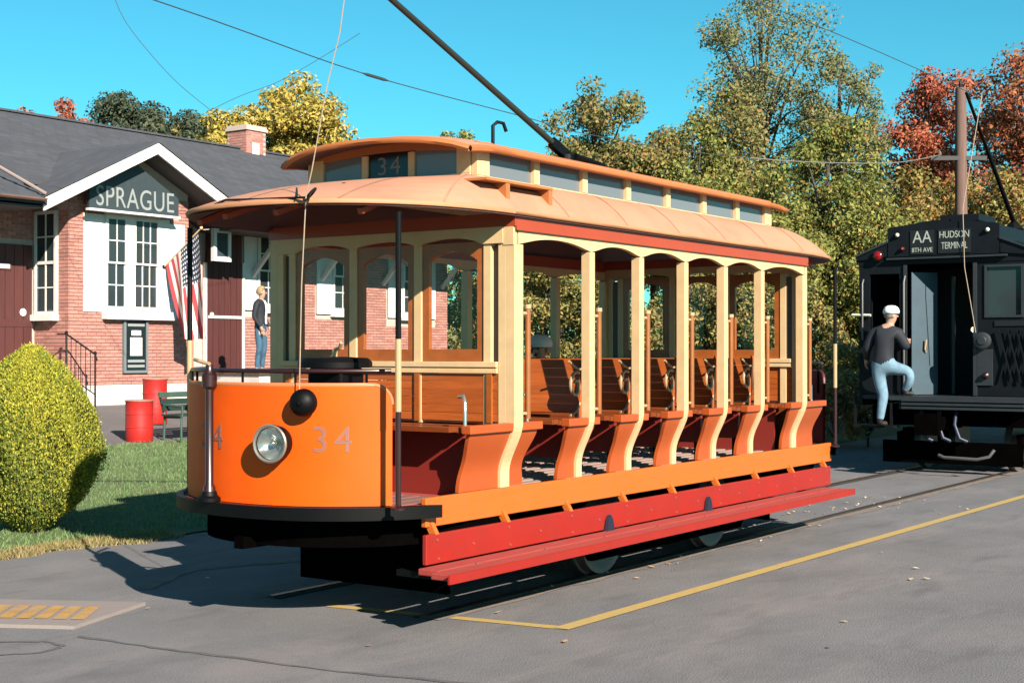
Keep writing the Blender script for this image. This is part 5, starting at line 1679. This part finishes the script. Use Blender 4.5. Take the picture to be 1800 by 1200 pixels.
human('person', 'person in white cap and pale jeans climbing onto the dark car', (21.5, 7.86, 0.75), J, E_, mat('grey hair', (0.35, 0.33, 0.32), 0.8), [M_skin, M_jkt, M_jkt, M_jeanl, M_boot], cap=mat('white cap', (1.4, 1.4, 1.42), 0.8), face=(0.55, -0.7, 0), brimless=True)
# a child on a bench at the far side of the trolley
fxx = Vector((-1, 0, 0))
J = {'pelvis': ((12.02, 7.95, 1.48), (0.11, 0.09)), 'waist': ((12.03, 7.95, 1.57), (0.10, 0.085)), 'chest': ((12.02, 7.95, 1.70), (0.115, 0.09)), 'collar': ((12.02, 7.95, 1.78), (0.07, 0.06)),
     'neck': ((12.01, 7.95, 1.83), 0.04), 'chin': ((11.99, 7.95, 1.87), 0.06), 'head': ((11.99, 7.95, 1.935), 0.09), 'crown': ((12.0, 7.95, 1.99), 0.07)}
E_ = [('pelvis', 'waist', 1), ('waist', 'chest', 1), ('chest', 'collar', 1), ('collar', 'neck', 0), ('neck', 'chin', 0), ('chin', 'head', 0), ('head', 'crown', 0)]
for q, n in ((1, 'r'), (-1, 'l')):
    yq = 7.95 + 0.07 * q
    J[n + 'hip'] = ((11.99, yq, 1.46), 0.07); J[n + 'knee'] = ((11.70, yq, 1.46), 0.055); J[n + 'shin'] = ((11.68, yq, 1.32), 0.045); J[n + 'ankle'] = ((11.69, yq, 1.16), 0.036); J[n + 'toe'] = ((11.58, yq, 1.12), 0.028)
    J[n + 'sh'] = ((12.02, 7.95 + 0.13 * q, 1.76), 0.05); J[n + 'elb'] = ((11.98, 7.95 + 0.17 * q, 1.60), 0.038); J[n + 'wrist'] = ((11.84, 7.95 + 0.11 * q, 1.54), 0.026)
    E_ += [('pelvis', n + 'hip', 3), (n + 'hip', n + 'knee', 3), (n + 'knee', n + 'shin', 3), (n + 'shin', n + 'ankle', 3), (n + 'ankle', n + 'toe', 4), ('collar', n + 'sh', 1), (n + 'sh', n + 'elb', 1), (n + 'elb', n + 'wrist', 1)]
    hand(J, E_, n, J[n + 'wrist'][0], (-1, -0.2 * q, -0.2), (0, -1.0 * q, 0))
human('person', 'small person in a pale cap seated at the far side of the trolley', (12.0, 7.95, 1.38), J, E_, M_blond, [M_skin, M_shirt, M_shirt, M_jean, M_boot], cap=mat('cream cap', (1.3, 1.15, 1.05), 0.8), face=(-1, 0, 0))

# ---------------------------------------------------------------- things on the bank: flag, drums, bench
M_fr = mat('flag red', (0.8, 0.09, 0.11), 0.8); M_fw = mat('flag white', (1.2, 1.14, 1.08), 0.8); M_fb = mat('flag blue', (0.03, 0.045, 0.13), 0.8)
fl = thing('flag', 'striped flag with starred blue canton hanging by the white shutter', 'flag', (19.65, 22.13, 3.5))
sb_, st_p = Vector((19.63, 22.13, 3.62)), Vector((19.66, 21.12, 4.34))
MB().tube([sb_, st_p], 0.016, 8).lathe(st_p, (st_p - sb_).normalized(), [(0, 0.02), (0.03, 0.035), (0.06, 0.02), (0.07, 0.003)], 10).build('staff', M_cream, fl)
MB().lathe(sb_ + Vector((0, 0.04, 0)), (0, -1, 0), [(0, 0.05), (0.02, 0.05), (0.06, 0.025)], 10).build('staff_socket', M_iron, fl)
m = MB()
NA, NB = 39, 44
def flag_pt(a, b):
    h0 = sb_.lerp(st_p, 0.05 + 0.88 * a)
    lo = Vector((19.66, 21.70, 2.16)).lerp(Vector((19.68, 20.92, 2.16)), a)
    p = h0.lerp(lo, b)
    e = b ** 0.7
    p.x += 0.11 * e * math.sin(a * 9.5 + b * 1.4)
    p.y += 0.05 * e * math.cos(a * 9.5 + b * 2.0)
    p.z -= 0.05 * math.sin(math.pi * b)
    return p
G = [[flag_pt(a / NA, b / NB) for b in range(NB + 1)] for a in range(NA + 1)]
vs = [p for r in G for p in r]
m.v = [tuple(p) for p in vs]
for a in range(NA):
    for b in range(NB):
        st = 12 - (a // 3)          # stripe counted from the top of the flag (the staff's tip)
        mi = 0 if st % 2 == 0 else 1
        if st < 7 and b < NB * 0.4:
            mi = 2
            if (a % 2 == 0) and (b % 2 == 1): mi = 1
        i = a * (NB + 1) + b
        m.f.append((i, i + 1, i + NB + 2, i + NB + 1)); m.mi.append(mi)
o = m.build('cloth', [M_fr, M_fw, M_fb], fl, smooth=True)

M_drum = mat('red drum paint', (0.80, 0.026, 0.022), 0.45, var=0.12, scale=6, dirt=(0.36, 0.05, 0.03), dirt_amt=0.4, dirt_scale=4)
def drum(x, y, h, r, label):
    t = thing('trash_drum', label, 'trash can', (x, y, hgt(y)), 'red trash drums')
    z = hgt(y) + 0.012
    pr = [(0, r * 0.97), (0.01, r), (h * 0.33, r), (h * 0.34, r * 1.03), (h * 0.36, r * 1.03), (h * 0.37, r), (h * 0.66, r), (h * 0.67, r * 1.03), (h * 0.69, r * 1.03), (h * 0.70, r), (h * 0.98, r), (h, r * 1.03), (h, r * 0.96), (h * 0.75, r * 0.95)]
    smooth_by_angle(MB().lathe((x, y, z), (0, 0, 1), pr, 28).build('shell', M_drum, t), 35)
    MB().tube([(x + r * math.cos(a), y + r * math.sin(a), z + h) for a in [2 * math.pi * k / 24 for k in range(25)]], 0.014, 6).build('rim', mat('worn rim', (0.6, 0.25, 0.18), 0.5), t)
    MB().box(x - 0.12, x + 0.1, y - 0.1, y + 0.1, z + h * 0.78, z + h * 0.985).build('litter', M_destw, t)
drum(15.62, 18.2, 0.66, 0.222, 'red drum at the edge of the grass, in front of the other')
drum(17.35, 19.8, 0.80, 0.215, 'red drum against the foundation of the brick bay')
M_gr = mat('green bench paint', (0.07, 0.15, 0.11), 0.5, var=0.15, scale=6)
M_grs = mat('dark green slats', (0.025, 0.06, 0.05), 0.55, var=0.15, scale=6, obj_rand=0.1)
bn = thing('park_bench', 'green metal bench standing beside the front red drum', 'bench', (16.6, 17.9, hgt(17.9)))
gz = hgt(17.9) + 0.01
for x in (16.05, 17.35):
    fr = MB().tube([(x, 18.1, gz), (x, 18.08, gz + 0.42), (x, 18.22, gz + 0.80)], 0.022, 8)
    fr.tube([(x, 17.68, gz), (x, 17.68, gz + 0.40), (x, 18.08, gz + 0.40)], 0.022, 8).tube([(x, 17.66, gz + 0.58), (x, 18.12, gz + 0.60)], 0.02, 8).tube([(x, 17.66, gz + 0.40), (x, 17.66, gz + 0.58)], 0.018, 8)
    fr.build('end_frame', M_gr, bn)
for k in range(4):
    MB().box(15.98, 17.42, 17.66 + k * 0.11, 17.75 + k * 0.11, gz + 0.42, gz + 0.45).build('slat', M_grs, bn)
for k in range(3):
    MB().box(15.98, 17.42, 18.05 + k * 0.04, 18.075 + k * 0.04, gz + 0.50 + k * 0.11, gz + 0.59 + k * 0.11).build('slat', M_gr if k == 2 else M_grs, bn)
bg = MB()
bg.lathe((16.55, 17.85, gz + 0.45), (0, 0, 1), [(0, 0.15), (0.05, 0.18), (0.18, 0.16), (0.28, 0.10), (0.32, 0.03)], 14).tube([(16.48, 17.85, gz + 0.72), (16.48, 17.83, gz + 0.82), (16.62, 17.83, gz + 0.82), (16.62, 17.85, gz + 0.72)], 0.012, 6)
tag(bg.build('bag', mat('red cloth', (0.50, 0.02, 0.035), 0.7), smooth=True), 'red bag lying on the green bench', 'bag')

# ---------------------------------------------------------------- utility pole and wires
M_pole = mat('weathered pole', (0.26, 0.15, 0.12), 0.9, var=0.25, scale=3, stretch=(6, 6, 0.5), bump=0.4)
up_ = thing('utility_pole', 'weathered wooden utility pole rising behind the dark car', 'pole', (37.0, 11.42, 0))
smooth_by_angle(MB().tube([(37.0, 11.42, 0), (37.02, 11.42, 4.5), (37.0, 11.42, 8.75)], [0.19, 0.165, 0.14], 14).build('shaft', M_pole, up_), 50)
MB().bar((37.0 - 0.5, 12.05, 6.92), (37.0 + 0.3, 10.85, 6.92), 0.09, 0.11).build('cross_arm', M_iron, up_)
MB().lathe((37.0, 11.42, 8.75), (0, 0, 1), [(0, 0.05), (0.1, 0.06), (0.2, 0.03), (0.24, 0.01)], 10).build('pole_top', M_iron, up_)
for p in ((36.62, 11.85), (37.2, 11.05)):
    MB().lathe((p[0], p[1], 6.98), (0, 0, 1), [(0, 0.03), (0.04, 0.05), (0.09, 0.045), (0.12, 0.02)], 10).build('insulator', M_pole, up_)
M_wire = mat('weathered wire', (0.10, 0.12, 0.12), 0.6, 0.3)
M_wirel = mat('galvanised wire', (0.45, 0.45, 0.44), 0.5, 0.4)
def wire(pts, r, label, m_=M_wire, extra=None):
    P_ = []
    n = len(pts)
    for i in range(n - 1):
        p0, p1, p2_, p3 = (Vector(pts[max(i - 1, 0)]), Vector(pts[i]), Vector(pts[i + 1]), Vector(pts[min(i + 2, n - 1)]))
        for k in range(6):
            t = k / 6
            P_.append(0.5 * ((2 * p1) + (p2_ - p0) * t + (2 * p0 - 5 * p1 + 4 * p2_ - p3) * t * t + (3 * p1 - p0 - 3 * p2_ + p3) * t ** 3))
    P_.append(Vector(pts[-1]))
    mb = MB().tube(P_, r, 5)
    if extra:
        a, b = Vector(extra[0]), Vector(extra[1])
        mb.tube([a, a.lerp(b, 0.2), a.lerp(b, 0.8), b], [r, r * 3, r * 3, r], 6)
    o = mb.build('overhead_wire', m_)
    tag(o, label, 'wire', 'overhead wires')
wire([(3.0, 12.4, 6.25), (11.2, 12.82, 6.0), (15.96, 13.69, 6.0), (20.66, 13.93, 6.0), (22.25, 14.1, 6.0), (25.5, 13.6, 5.98), (27.6, 12.95, 6.0)], 0.008, 'long overhead wire running down from the upper left over the trolley', extra=((15.9, 13.68, 6.0), (16.6, 13.75, 6.0)))
wire([(27.6, 12.95, 6.0), (29.3, 12.3, 6.05), (33, 11.8, 6.4), (36.62, 11.85, 7.0)], 0.012, 'pale span wire reaching the cross arm of the utility pole', M_wirel)
wire([(14.5, 17.65, 7.7), (14.64, 17.45, 7.08), (14.87, 17.13, 6.55), (15.12, 16.76, 6.07), (15.41, 16.36, 5.66), (15.6, 16.08, 5.41)], 0.005, 'thin drop wire slanting down to the depot at the upper left')
wire([(-6, 7.13, 5.75), (6.6, CY, 5.50), (14, 7.10, 5.95), (23.0, 7.03, 6.12), (44, 7.0, 6.2)], 0.006, 'contact wire strung above the trolley track')
wire([(19.0, 16.4, 7.5), (18.6, 17.0, 7.05), (18.2, 17.6, 6.65), (17.8, 18.2, 6.38), (17.3, 18.9, 5.95)], 0.005, 'faint span wire above the yellow tree')

# ---------------------------------------------------------------- plants
def leaf_cloud(n, centers, radii, size, squash=0.8, up_bias=0.3, aspect=0.55):
    """n leaf quads scattered in clumps; returns vertex rows of 4 per leaf."""
    centers = np.asarray(centers); radii = np.asarray(radii)
    w = radii ** 2
    idx = RNG.choice(len(centers), n, p=w / w.sum())
    d = RNG.normal(0, 1, (n, 3))
    d /= np.linalg.norm(d, axis=1, keepdims=True)
    rr = RNG.random(n) ** 0.45
    pos = centers[idx] + d * (rr * radii[idx])[:, None] * np.array([1, 1, squash])
    nrm = d * 0.7 + RNG.normal(0, 0.6, (n, 3)) + np.array([0, 0, up_bias])
    nrm /= np.linalg.norm(nrm, axis=1, keepdims=True)
    t = np.cross(nrm, RNG.normal(0, 1, (n, 3)))
    t /= np.linalg.norm(t, axis=1, keepdims=True) + 1e-9
    b = np.cross(nrm, t)
    s = size * RNG.uniform(0.6, 1.3, n)[:, None]
    V = np.stack([pos - t * s, pos - b * s * aspect + nrm * s * 0.12, pos + t * s, pos + b * s * aspect + nrm * s * 0.12], 1)
    return V.reshape(-1, 3)
M_bark = mat('bark', (0.11, 0.085, 0.07), 0.95, var=0.3, scale=6, stretch=(4, 4, 0.6), bump=0.6, bscale=20)
def tree(name, label, x, y, hw, top, bot, leafm, n=6000, size=0.13, clumps=46, trunk_r=0.16, depth_r=None, gap=0.0, group=None, shrub=False, lean=0.0, seed=1, crad=1.0):
    rg = np.random.default_rng(seed)
    z0 = 0.0 if y < 11.4 else min(0.865, hgt(y))
    t = thing(name, label, 'shrub' if shrub else 'tree', (x, y, z0), group)
    cz, hz = (top + bot) / 2, (top - bot) / 2
    dr = depth_r or hw
    cs, rs_ = [], []
    for k in range(clumps):
        d = rg.normal(0, 1, 3); d /= np.linalg.norm(d)
        r = rg.random() ** 0.5 * 0.92
        # crown narrows towards the top and is lumpy
        zz = d[2] * r
        wdt = (1.0 - 0.35 * max(zz, 0) ** 1.5) * rg.uniform(0.8, 1.15)
        cs.append((x + d[0] * r * hw * wdt + lean * zz, y + d[1] * r * dr * wdt, cz + zz * hz))
        rs_.append(rg.uniform(0.16, 0.34) * min(hw, hz) * 1.15 * crad)
    b = MB()
    th = bot + (top - bot) * 0.55
    b.tube([(x, y, z0 - 0.1), (x + 0.05, y, z0 + (th - z0) * 0.4), (x - 0.05, y + 0.05, th), (x, y, top - hz * 0.35)], [trunk_r, trunk_r * 0.8, trunk_r * 0.5, trunk_r * 0.15], 8)
    for k in range(0, clumps, 2 if clumps > 30 else 1):
        c = Vector(cs[k])
        f = rg.uniform(0.25, 0.75)
        zb = z0 + (th - z0) * (0.55 + 0.45 * f) if not shrub else z0 + 0.2
        p = Vector((x, y, min(zb, c.z - 0.1)))
        md = p.lerp(c, 0.5) + Vector((0, 0, 0.12 * (c - p).length))
        b.tube([p, md, c], [trunk_r * 0.35, trunk_r * 0.2, trunk_r * 0.06], 5)
    b.build('trunk', M_bark, t, smooth=True)
    V = leaf_cloud(int(n * 2.3), cs, rs_, size * 0.66)
    off = np.array([x, y, z0])
    co = link('crown', np_mesh('crown', V - off, 4, [leafm]), t)
    co['kind'] = 'stuff'
    return t
L_yel = leaf_mat('yellow leaves', [(0.50, 0.36, 0.07), (0.58, 0.42, 0.10), (0.42, 0.33, 0.07), (0.30, 0.27, 0.06), (0.60, 0.46, 0.18), (0.20, 0.20, 0.05)])
L_dkg = leaf_mat('dark green leaves', [(0.075, 0.10, 0.07), (0.10, 0.13, 0.08), (0.065, 0.085, 0.06), (0.14, 0.14, 0.08)])
L_olv = leaf_mat('olive leaves', [(0.20, 0.23, 0.06), (0.28, 0.30, 0.08), (0.14, 0.17, 0.05), (0.36, 0.34, 0.11), (0.09, 0.11, 0.04), (0.28, 0.19, 0.06)])
L_brn = leaf_mat('turning brown leaves', [(0.20, 0.18, 0.07), (0.28, 0.22, 0.08), (0.16, 0.18, 0.06), (0.12, 0.13, 0.05), (0.32, 0.28, 0.11), (0.34, 0.19, 0.07), (0.18, 0.20, 0.07)])
L_tal = leaf_mat('pale green leaves', [(0.17, 0.21, 0.10), (0.22, 0.24, 0.12), (0.13, 0.17, 0.08), (0.28, 0.25, 0.11), (0.32, 0.22, 0.09)])
L_red = leaf_mat('red maple leaves', [(0.44, 0.12, 0.07), (0.50, 0.16, 0.08), (0.38, 0.10, 0.07), (0.44, 0.21, 0.10), (0.30, 0.09, 0.06)])
L_rdb = leaf_mat('rust red leaves', [(0.40, 0.12, 0.06), (0.34, 0.10, 0.06), (0.44, 0.18, 0.09), (0.25, 0.10, 0.06), (0.36, 0.21, 0.10)])
L_gld = leaf_mat('gold brown leaves', [(0.30, 0.25, 0.08), (0.22, 0.22, 0.07), (0.33, 0.20, 0.07), (0.16, 0.17, 0.05), (0.38, 0.18, 0.06), (0.38, 0.31, 0.13)])
L_shr = leaf_mat('shrub leaves', [(0.26, 0.25, 0.08), (0.36, 0.32, 0.11), (0.15, 0.17, 0.05), (0.08, 0.10, 0.035), (0.40, 0.29, 0.10), (0.05, 0.065, 0.03), (0.30, 0.19, 0.08)])
L_wed = leaf_mat('dry weeds', [(0.42, 0.31, 0.14), (0.34, 0.26, 0.12), (0.22, 0.20, 0.08), (0.48, 0.36, 0.19)])
GB, GF, GS = 'trees behind the trolley and the dark car', 'far trees above the depot roof', 'shrubs seen through the trolley'
tree('yellow_tree', 'broad yellow tree behind the depot chimney', 34.8, 32.9, 2.75, 11.0, 6.8, L_yel, 9000, 0.12, 58, 0.2, group=GF, seed=2)
tree('yellow_tree', 'lower yellow green tree left of the depot chimney', 32.4, 33.7, 1.7, 9.7, 6.4, L_yel, 5000, 0.12, 30, 0.15, group=GF, seed=3)
tree('dark_tree', 'large dark green tree on the far left skyline', 57, 67, 2.9, 17.3, 12.5, L_dkg, 5200, 0.2, 36, 0.3, group=GF, seed=4, crad=1.45)
tree('dark_tree', 'small dark green tree left of the yellow trees', 55.4, 60.5, 1.6, 15.2, 11.5, L_dkg, 2600, 0.18, 22, 0.2, group=GF, seed=5, crad=1.45)
tree('red_tree', 'small red tree at the left foot of the large dark tree', 52.8, 67.2, 1.5, 16.7, 12.5, L_red, 1800, 0.18, 16, 0.2, group=GF, seed=6, crad=1.45)
tree('rust_tree', 'rusty treetop just above the roof ridge at far left', 56.8, 76.1, 4.4, 16.7, 11.6, L_rdb, 3000, 0.22, 26, 0.3, group=GF, seed=7, crad=1.45)
tree('gold_tree', 'gold treetop between the dark trees and the yellow tree', 62.4, 64.5, 3.0, 16.5, 11.6, L_gld, 3000, 0.2, 24, 0.3, group=GF, seed=8, crad=1.45)
tree('gold_tree', 'gold brown treetop right of the large dark tree', 58.0, 63.2, 2.4, 15.4, 11.6, L_gld, 2400, 0.2, 20, 0.3, group=GF, seed=30, crad=1.45)
tree('green_tree', 'round green treetop just above the trolley roof', 60.1, 44.9, 1.6, 14.0, 10.0, L_olv, 2200, 0.17, 18, 0.2, group=GF, seed=9, crad=1.45)
tree('brown_tree', 'brown tinged tree behind the trolley pole base', 37.7, 22.9, 2.3, 10.5, 4.6, L_brn, 8500, 0.105, 70, 0.18, group=GB, seed=10, crad=0.9)
tree('brown_tree', 'brown green tree right of the trolley pole base', 35.2, 19.5, 1.6, 8.9, 2.6, L_brn, 8000, 0.10, 48, 0.15, group=GB, seed=11)
tree('olive_tree', 'low olive tree close behind the trolley pole base', 31.0, 19.9, 1.3, 7.3, 2.0, L_olv, 5500, 0.095, 34, 0.12, group=GB, seed=12)
tree('tall_tree', 'tallest sparse green tree against the sky', 46.1, 21.2, 3.0, 15.6, 6.0, L_tal, 7600, 0.095, 84, 0.18, group=GB, seed=13, crad=0.82)
tree('tall_tree', 'tall sparse tree between the tallest and the red trees', 45.8, 18.2, 1.9, 13.2, 5.0, L_tal, 5600, 0.092, 58, 0.15, group=GB, seed=14, crad=0.85)
tree('olive_tree', 'large yellow green tree left of the utility pole', 34.2, 13.9, 2.0, 8.3, 0.8, L_olv, 15000, 0.09, 70, 0.18, group=GB, seed=15)
tree('olive_tree', 'yellow green tree over the rear end of the trolley roof', 30.4, 14.0, 1.7, 6.4, 0.8, L_olv, 11000, 0.085, 56, 0.15, group=GB, seed=16)
tree('olive_tree', 'olive tree above the middle of the trolley roof', 34.1, 17.5, 1.8, 7.4, 1.5, L_olv, 9000, 0.095, 50, 0.15, group=GB, seed=17)
tree('red_tree', 'bright red tree left of the utility pole top', 51.6, 17.2, 2.6, 12.9, 4.5, L_red, 9000, 0.13, 60, 0.2, group=GB, seed=18, crad=0.9)
tree('red_tree', 'rust red tree at the right edge', 51.1, 13.2, 3.0, 13.4, 4.0, L_rdb, 9500, 0.13, 64, 0.2, group=GB, seed=19, crad=0.9)
tree('gold_tree', 'gold brown tree below the bright red tree', 41.6, 13.7, 2.1, 7.9, 1.2, L_gld, 9000, 0.10, 50, 0.15, group=GB, seed=20)
tree('gold_tree', 'gold brown tree at the right edge behind the dark car', 40.9, 11.2, 2.0, 7.4, 1.0, L_gld, 8000, 0.10, 46, 0.15, group=GB, seed=21)
tree('olive_tree', 'olive green tree filling the gap right of the brown trees', 36.8, 19.1, 1.9, 9.5, 2.5, L_olv, 8000, 0.10, 46, 0.15, group=GB, seed=33)
tree('brown_tree', 'brown green tree behind the olive trees over the trolley roof', 42.0, 21.0, 2.4, 11.2, 3.0, L_brn, 7500, 0.11, 46, 0.16, group=GB, seed=34)
tree('brown_tree', 'low brown tree just right of the roof hook', 38.0, 26.0, 1.6, 7.6, 3.0, L_brn, 4000, 0.11, 26, 0.14, group=GB, seed=35)
tree('olive_tree', 'shaded olive tree seen between the trolley end and the dark car', 36.0, 13.0, 1.9, 5.6, 0.4, L_olv, 6000, 0.10, 44, 0.12, group=GB, seed=36)
SH = [('pale leafed shrub seen through the right hand bulkhead sash', 33.2, 24.2, 1.6, 5.2, 0.9, 31), ('shrub seen past the first cream post', 27.6, 18.1, 1.3, 4.4, 0.7, 22), ('shrub seen past the second cream post', 27.7, 16.2, 1.2, 3.9, 0.6, 23),
      ('shrub seen past the third cream post', 28.6, 14.9, 1.2, 4.2, 0.5, 24), ('shrub seen past the fourth cream post', 28.5, 13.3, 1.2, 3.9, 0.3, 25), ('shrub seen past the last cream post', 28.2, 11.9, 1.05, 3.7, 0.3, 26)]
for lb, x, y, hw, tp, bt, sd in SH:
    tree('shrub', lb, x, y, hw, tp, bt, L_shr, 5200, 0.075, 40, 0.06, group=GS, shrub=True, seed=sd)
tree('weed_clump', 'dry weeds growing between the trolley and the dark car', 26.6, 10.7, 0.8, 2.2, 0.1, L_wed, 2600, 0.06, 24, 0.03, group='dry weeds by the track', shrub=True, seed=27)
tree('weed_clump', 'low dry weeds behind the climbing person', 27.6, 10.4, 0.75, 1.5, 0.05, L_wed, 2200, 0.06, 22, 0.03, group='dry weeds by the track', shrub=True, seed=28)
# the wood beyond, one mass
cs, rs_ = [], []
for k in range(150):
    t = RNG.random()
    x = 42 + 30 * t + RNG.normal(0, 2); y = 44 - 34 * t + RNG.normal(0, 2)
    cs.append((x, y, RNG.uniform(0.8, 5.8 + 1.2 * math.sin(t * 17)))); rs_.append(RNG.uniform(0.8, 1.7))
V = leaf_cloud(22000, cs, rs_, 0.17)
o = link('distant_wood', np_mesh('distant_wood', V, 4, [L_gld, L_olv]))
tag(o, 'mass of brown and green woodland far behind the trees', 'woodland'); o['kind'] = 'stuff'
mi_ = (RNG.random(len(o.data.polygons)) < 0.55).astype(np.int32)
o.data.polygons.foreach_set('material_index', mi_)

# the clipped evergreen bush at the left
bx, by = 9.12, 12.26
bz = hgt(by) + 0.01
bu = thing('evergreen_bush', 'rounded yellow green evergreen bush at the left edge', 'bush', (bx, by, bz))
n = 150000
zz = RNG.random(n) ** 0.9
prof_z = np.array([0.0, 0.05, 0.12, 0.22, 0.34, 0.46, 0.62, 0.78, 0.90, 1.0]); prof_r = np.array([0.14, 0.27, 0.44, 0.59, 0.67, 0.68, 0.62, 0.47, 0.29, 0.06])
ang = RNG.uniform(0, 2 * np.pi, n)
# vertical plumes: the outline is made of many upright sprays with hollows between
k1 = RNG.uniform(0, 2 * np.pi, 40); k2 = RNG.random(40); amp = RNG.uniform(0.04, 0.13, 40)
lump = np.ones(n)
for a_, b_, c_ in zip(k1, k2, amp):
    da = np.abs((ang - a_ + np.pi) % (2 * np.pi) - np.pi)
    lump += c_ * np.exp(-(da / 0.16) ** 2 - ((zz - b_) / 0.13) ** 2)
    lump -= 0.8 * c_ * np.exp(-((da - 0.26) / 0.10) ** 2 - ((zz - b_ + 0.05) / 0.12) ** 2)
lump += 0.02 * np.sin(ang * 31 + zz * 20)
rad = np.interp(zz, prof_z, prof_r) * lump * (1 - 0.34 * RNG.random(n) ** 2.0 + 0.06 * (RNG.random(n) > 0.96))
pos = np.stack([bx + rad * np.cos(ang), by + rad * np.sin(ang), bz + 0.06 + zz * 1.80 + RNG.normal(0, 0.02, n)], 1)
outv = np.stack([np.cos(ang), np.sin(ang), 0.35 + zz * 0.6], 1)
dirv = outv * 0.5 + RNG.normal(0, 0.42, (n, 3)) + np.array([0, 0, 0.75]); dirv /= np.linalg.norm(dirv, axis=1, keepdims=True)
sd_ = np.cross(dirv, outv + RNG.normal(0, 0.6, (n, 3))); sd_ /= np.linalg.norm(sd_, axis=1, keepdims=True)
ln = RNG.uniform(0.011, 0.030, n)[:, None]
wd = ln * 0.30
V = np.stack([pos - dirv * ln * 0.3, pos + sd_ * wd + dirv * ln * 0.35, pos + dirv * ln, pos - sd_ * wd + dirv * ln * 0.35], 1).reshape(-1, 3)
L_bush = leaf_mat('golden evergreen tips', [(0.36, 0.34, 0.04), (0.46, 0.42, 0.055), (0.30, 0.31, 0.04), (0.22, 0.25, 0.035), (0.52, 0.46, 0.08), (0.40, 0.36, 0.05), (0.16, 0.19, 0.03)], 0.25)
L_bushg = leaf_mat('green evergreen sprays', [(0.14, 0.19, 0.045), (0.20, 0.24, 0.05), (0.10, 0.14, 0.035), (0.26, 0.27, 0.05), (0.08, 0.11, 0.03)], 0.25)
co = link('foliage', np_mesh('foliage', V - np.array([bx, by, bz]), 4, [L_bush, L_bushg]), bu)
grn = 0.5 - 0.75 * (zz - 0.35) + 0.35 * np.sin(ang * 3 + zz * 5 + 1.0) * 0.6     # older, greener growth low down and in patches
co.data.polygons.foreach_set('material_index', (RNG.random(n) < grn).astype(np.int32))
co['kind'] = 'stuff'
b = MB()
for k in range(9):
    a = k * 2 * math.pi / 9
    b.tube([(bx + 0.07 * math.cos(a), by + 0.07 * math.sin(a), bz - 0.03), (bx + 0.2 * math.cos(a), by + 0.2 * math.sin(a), bz + 0.3), (bx + 0.35 * math.cos(a), by + 0.35 * math.sin(a), bz + 0.9)], [0.03, 0.022, 0.008], 6)
b.build('stem', mat('reddish bark', (0.22, 0.12, 0.08), 0.9, var=0.3, scale=12), bu, smooth=True)
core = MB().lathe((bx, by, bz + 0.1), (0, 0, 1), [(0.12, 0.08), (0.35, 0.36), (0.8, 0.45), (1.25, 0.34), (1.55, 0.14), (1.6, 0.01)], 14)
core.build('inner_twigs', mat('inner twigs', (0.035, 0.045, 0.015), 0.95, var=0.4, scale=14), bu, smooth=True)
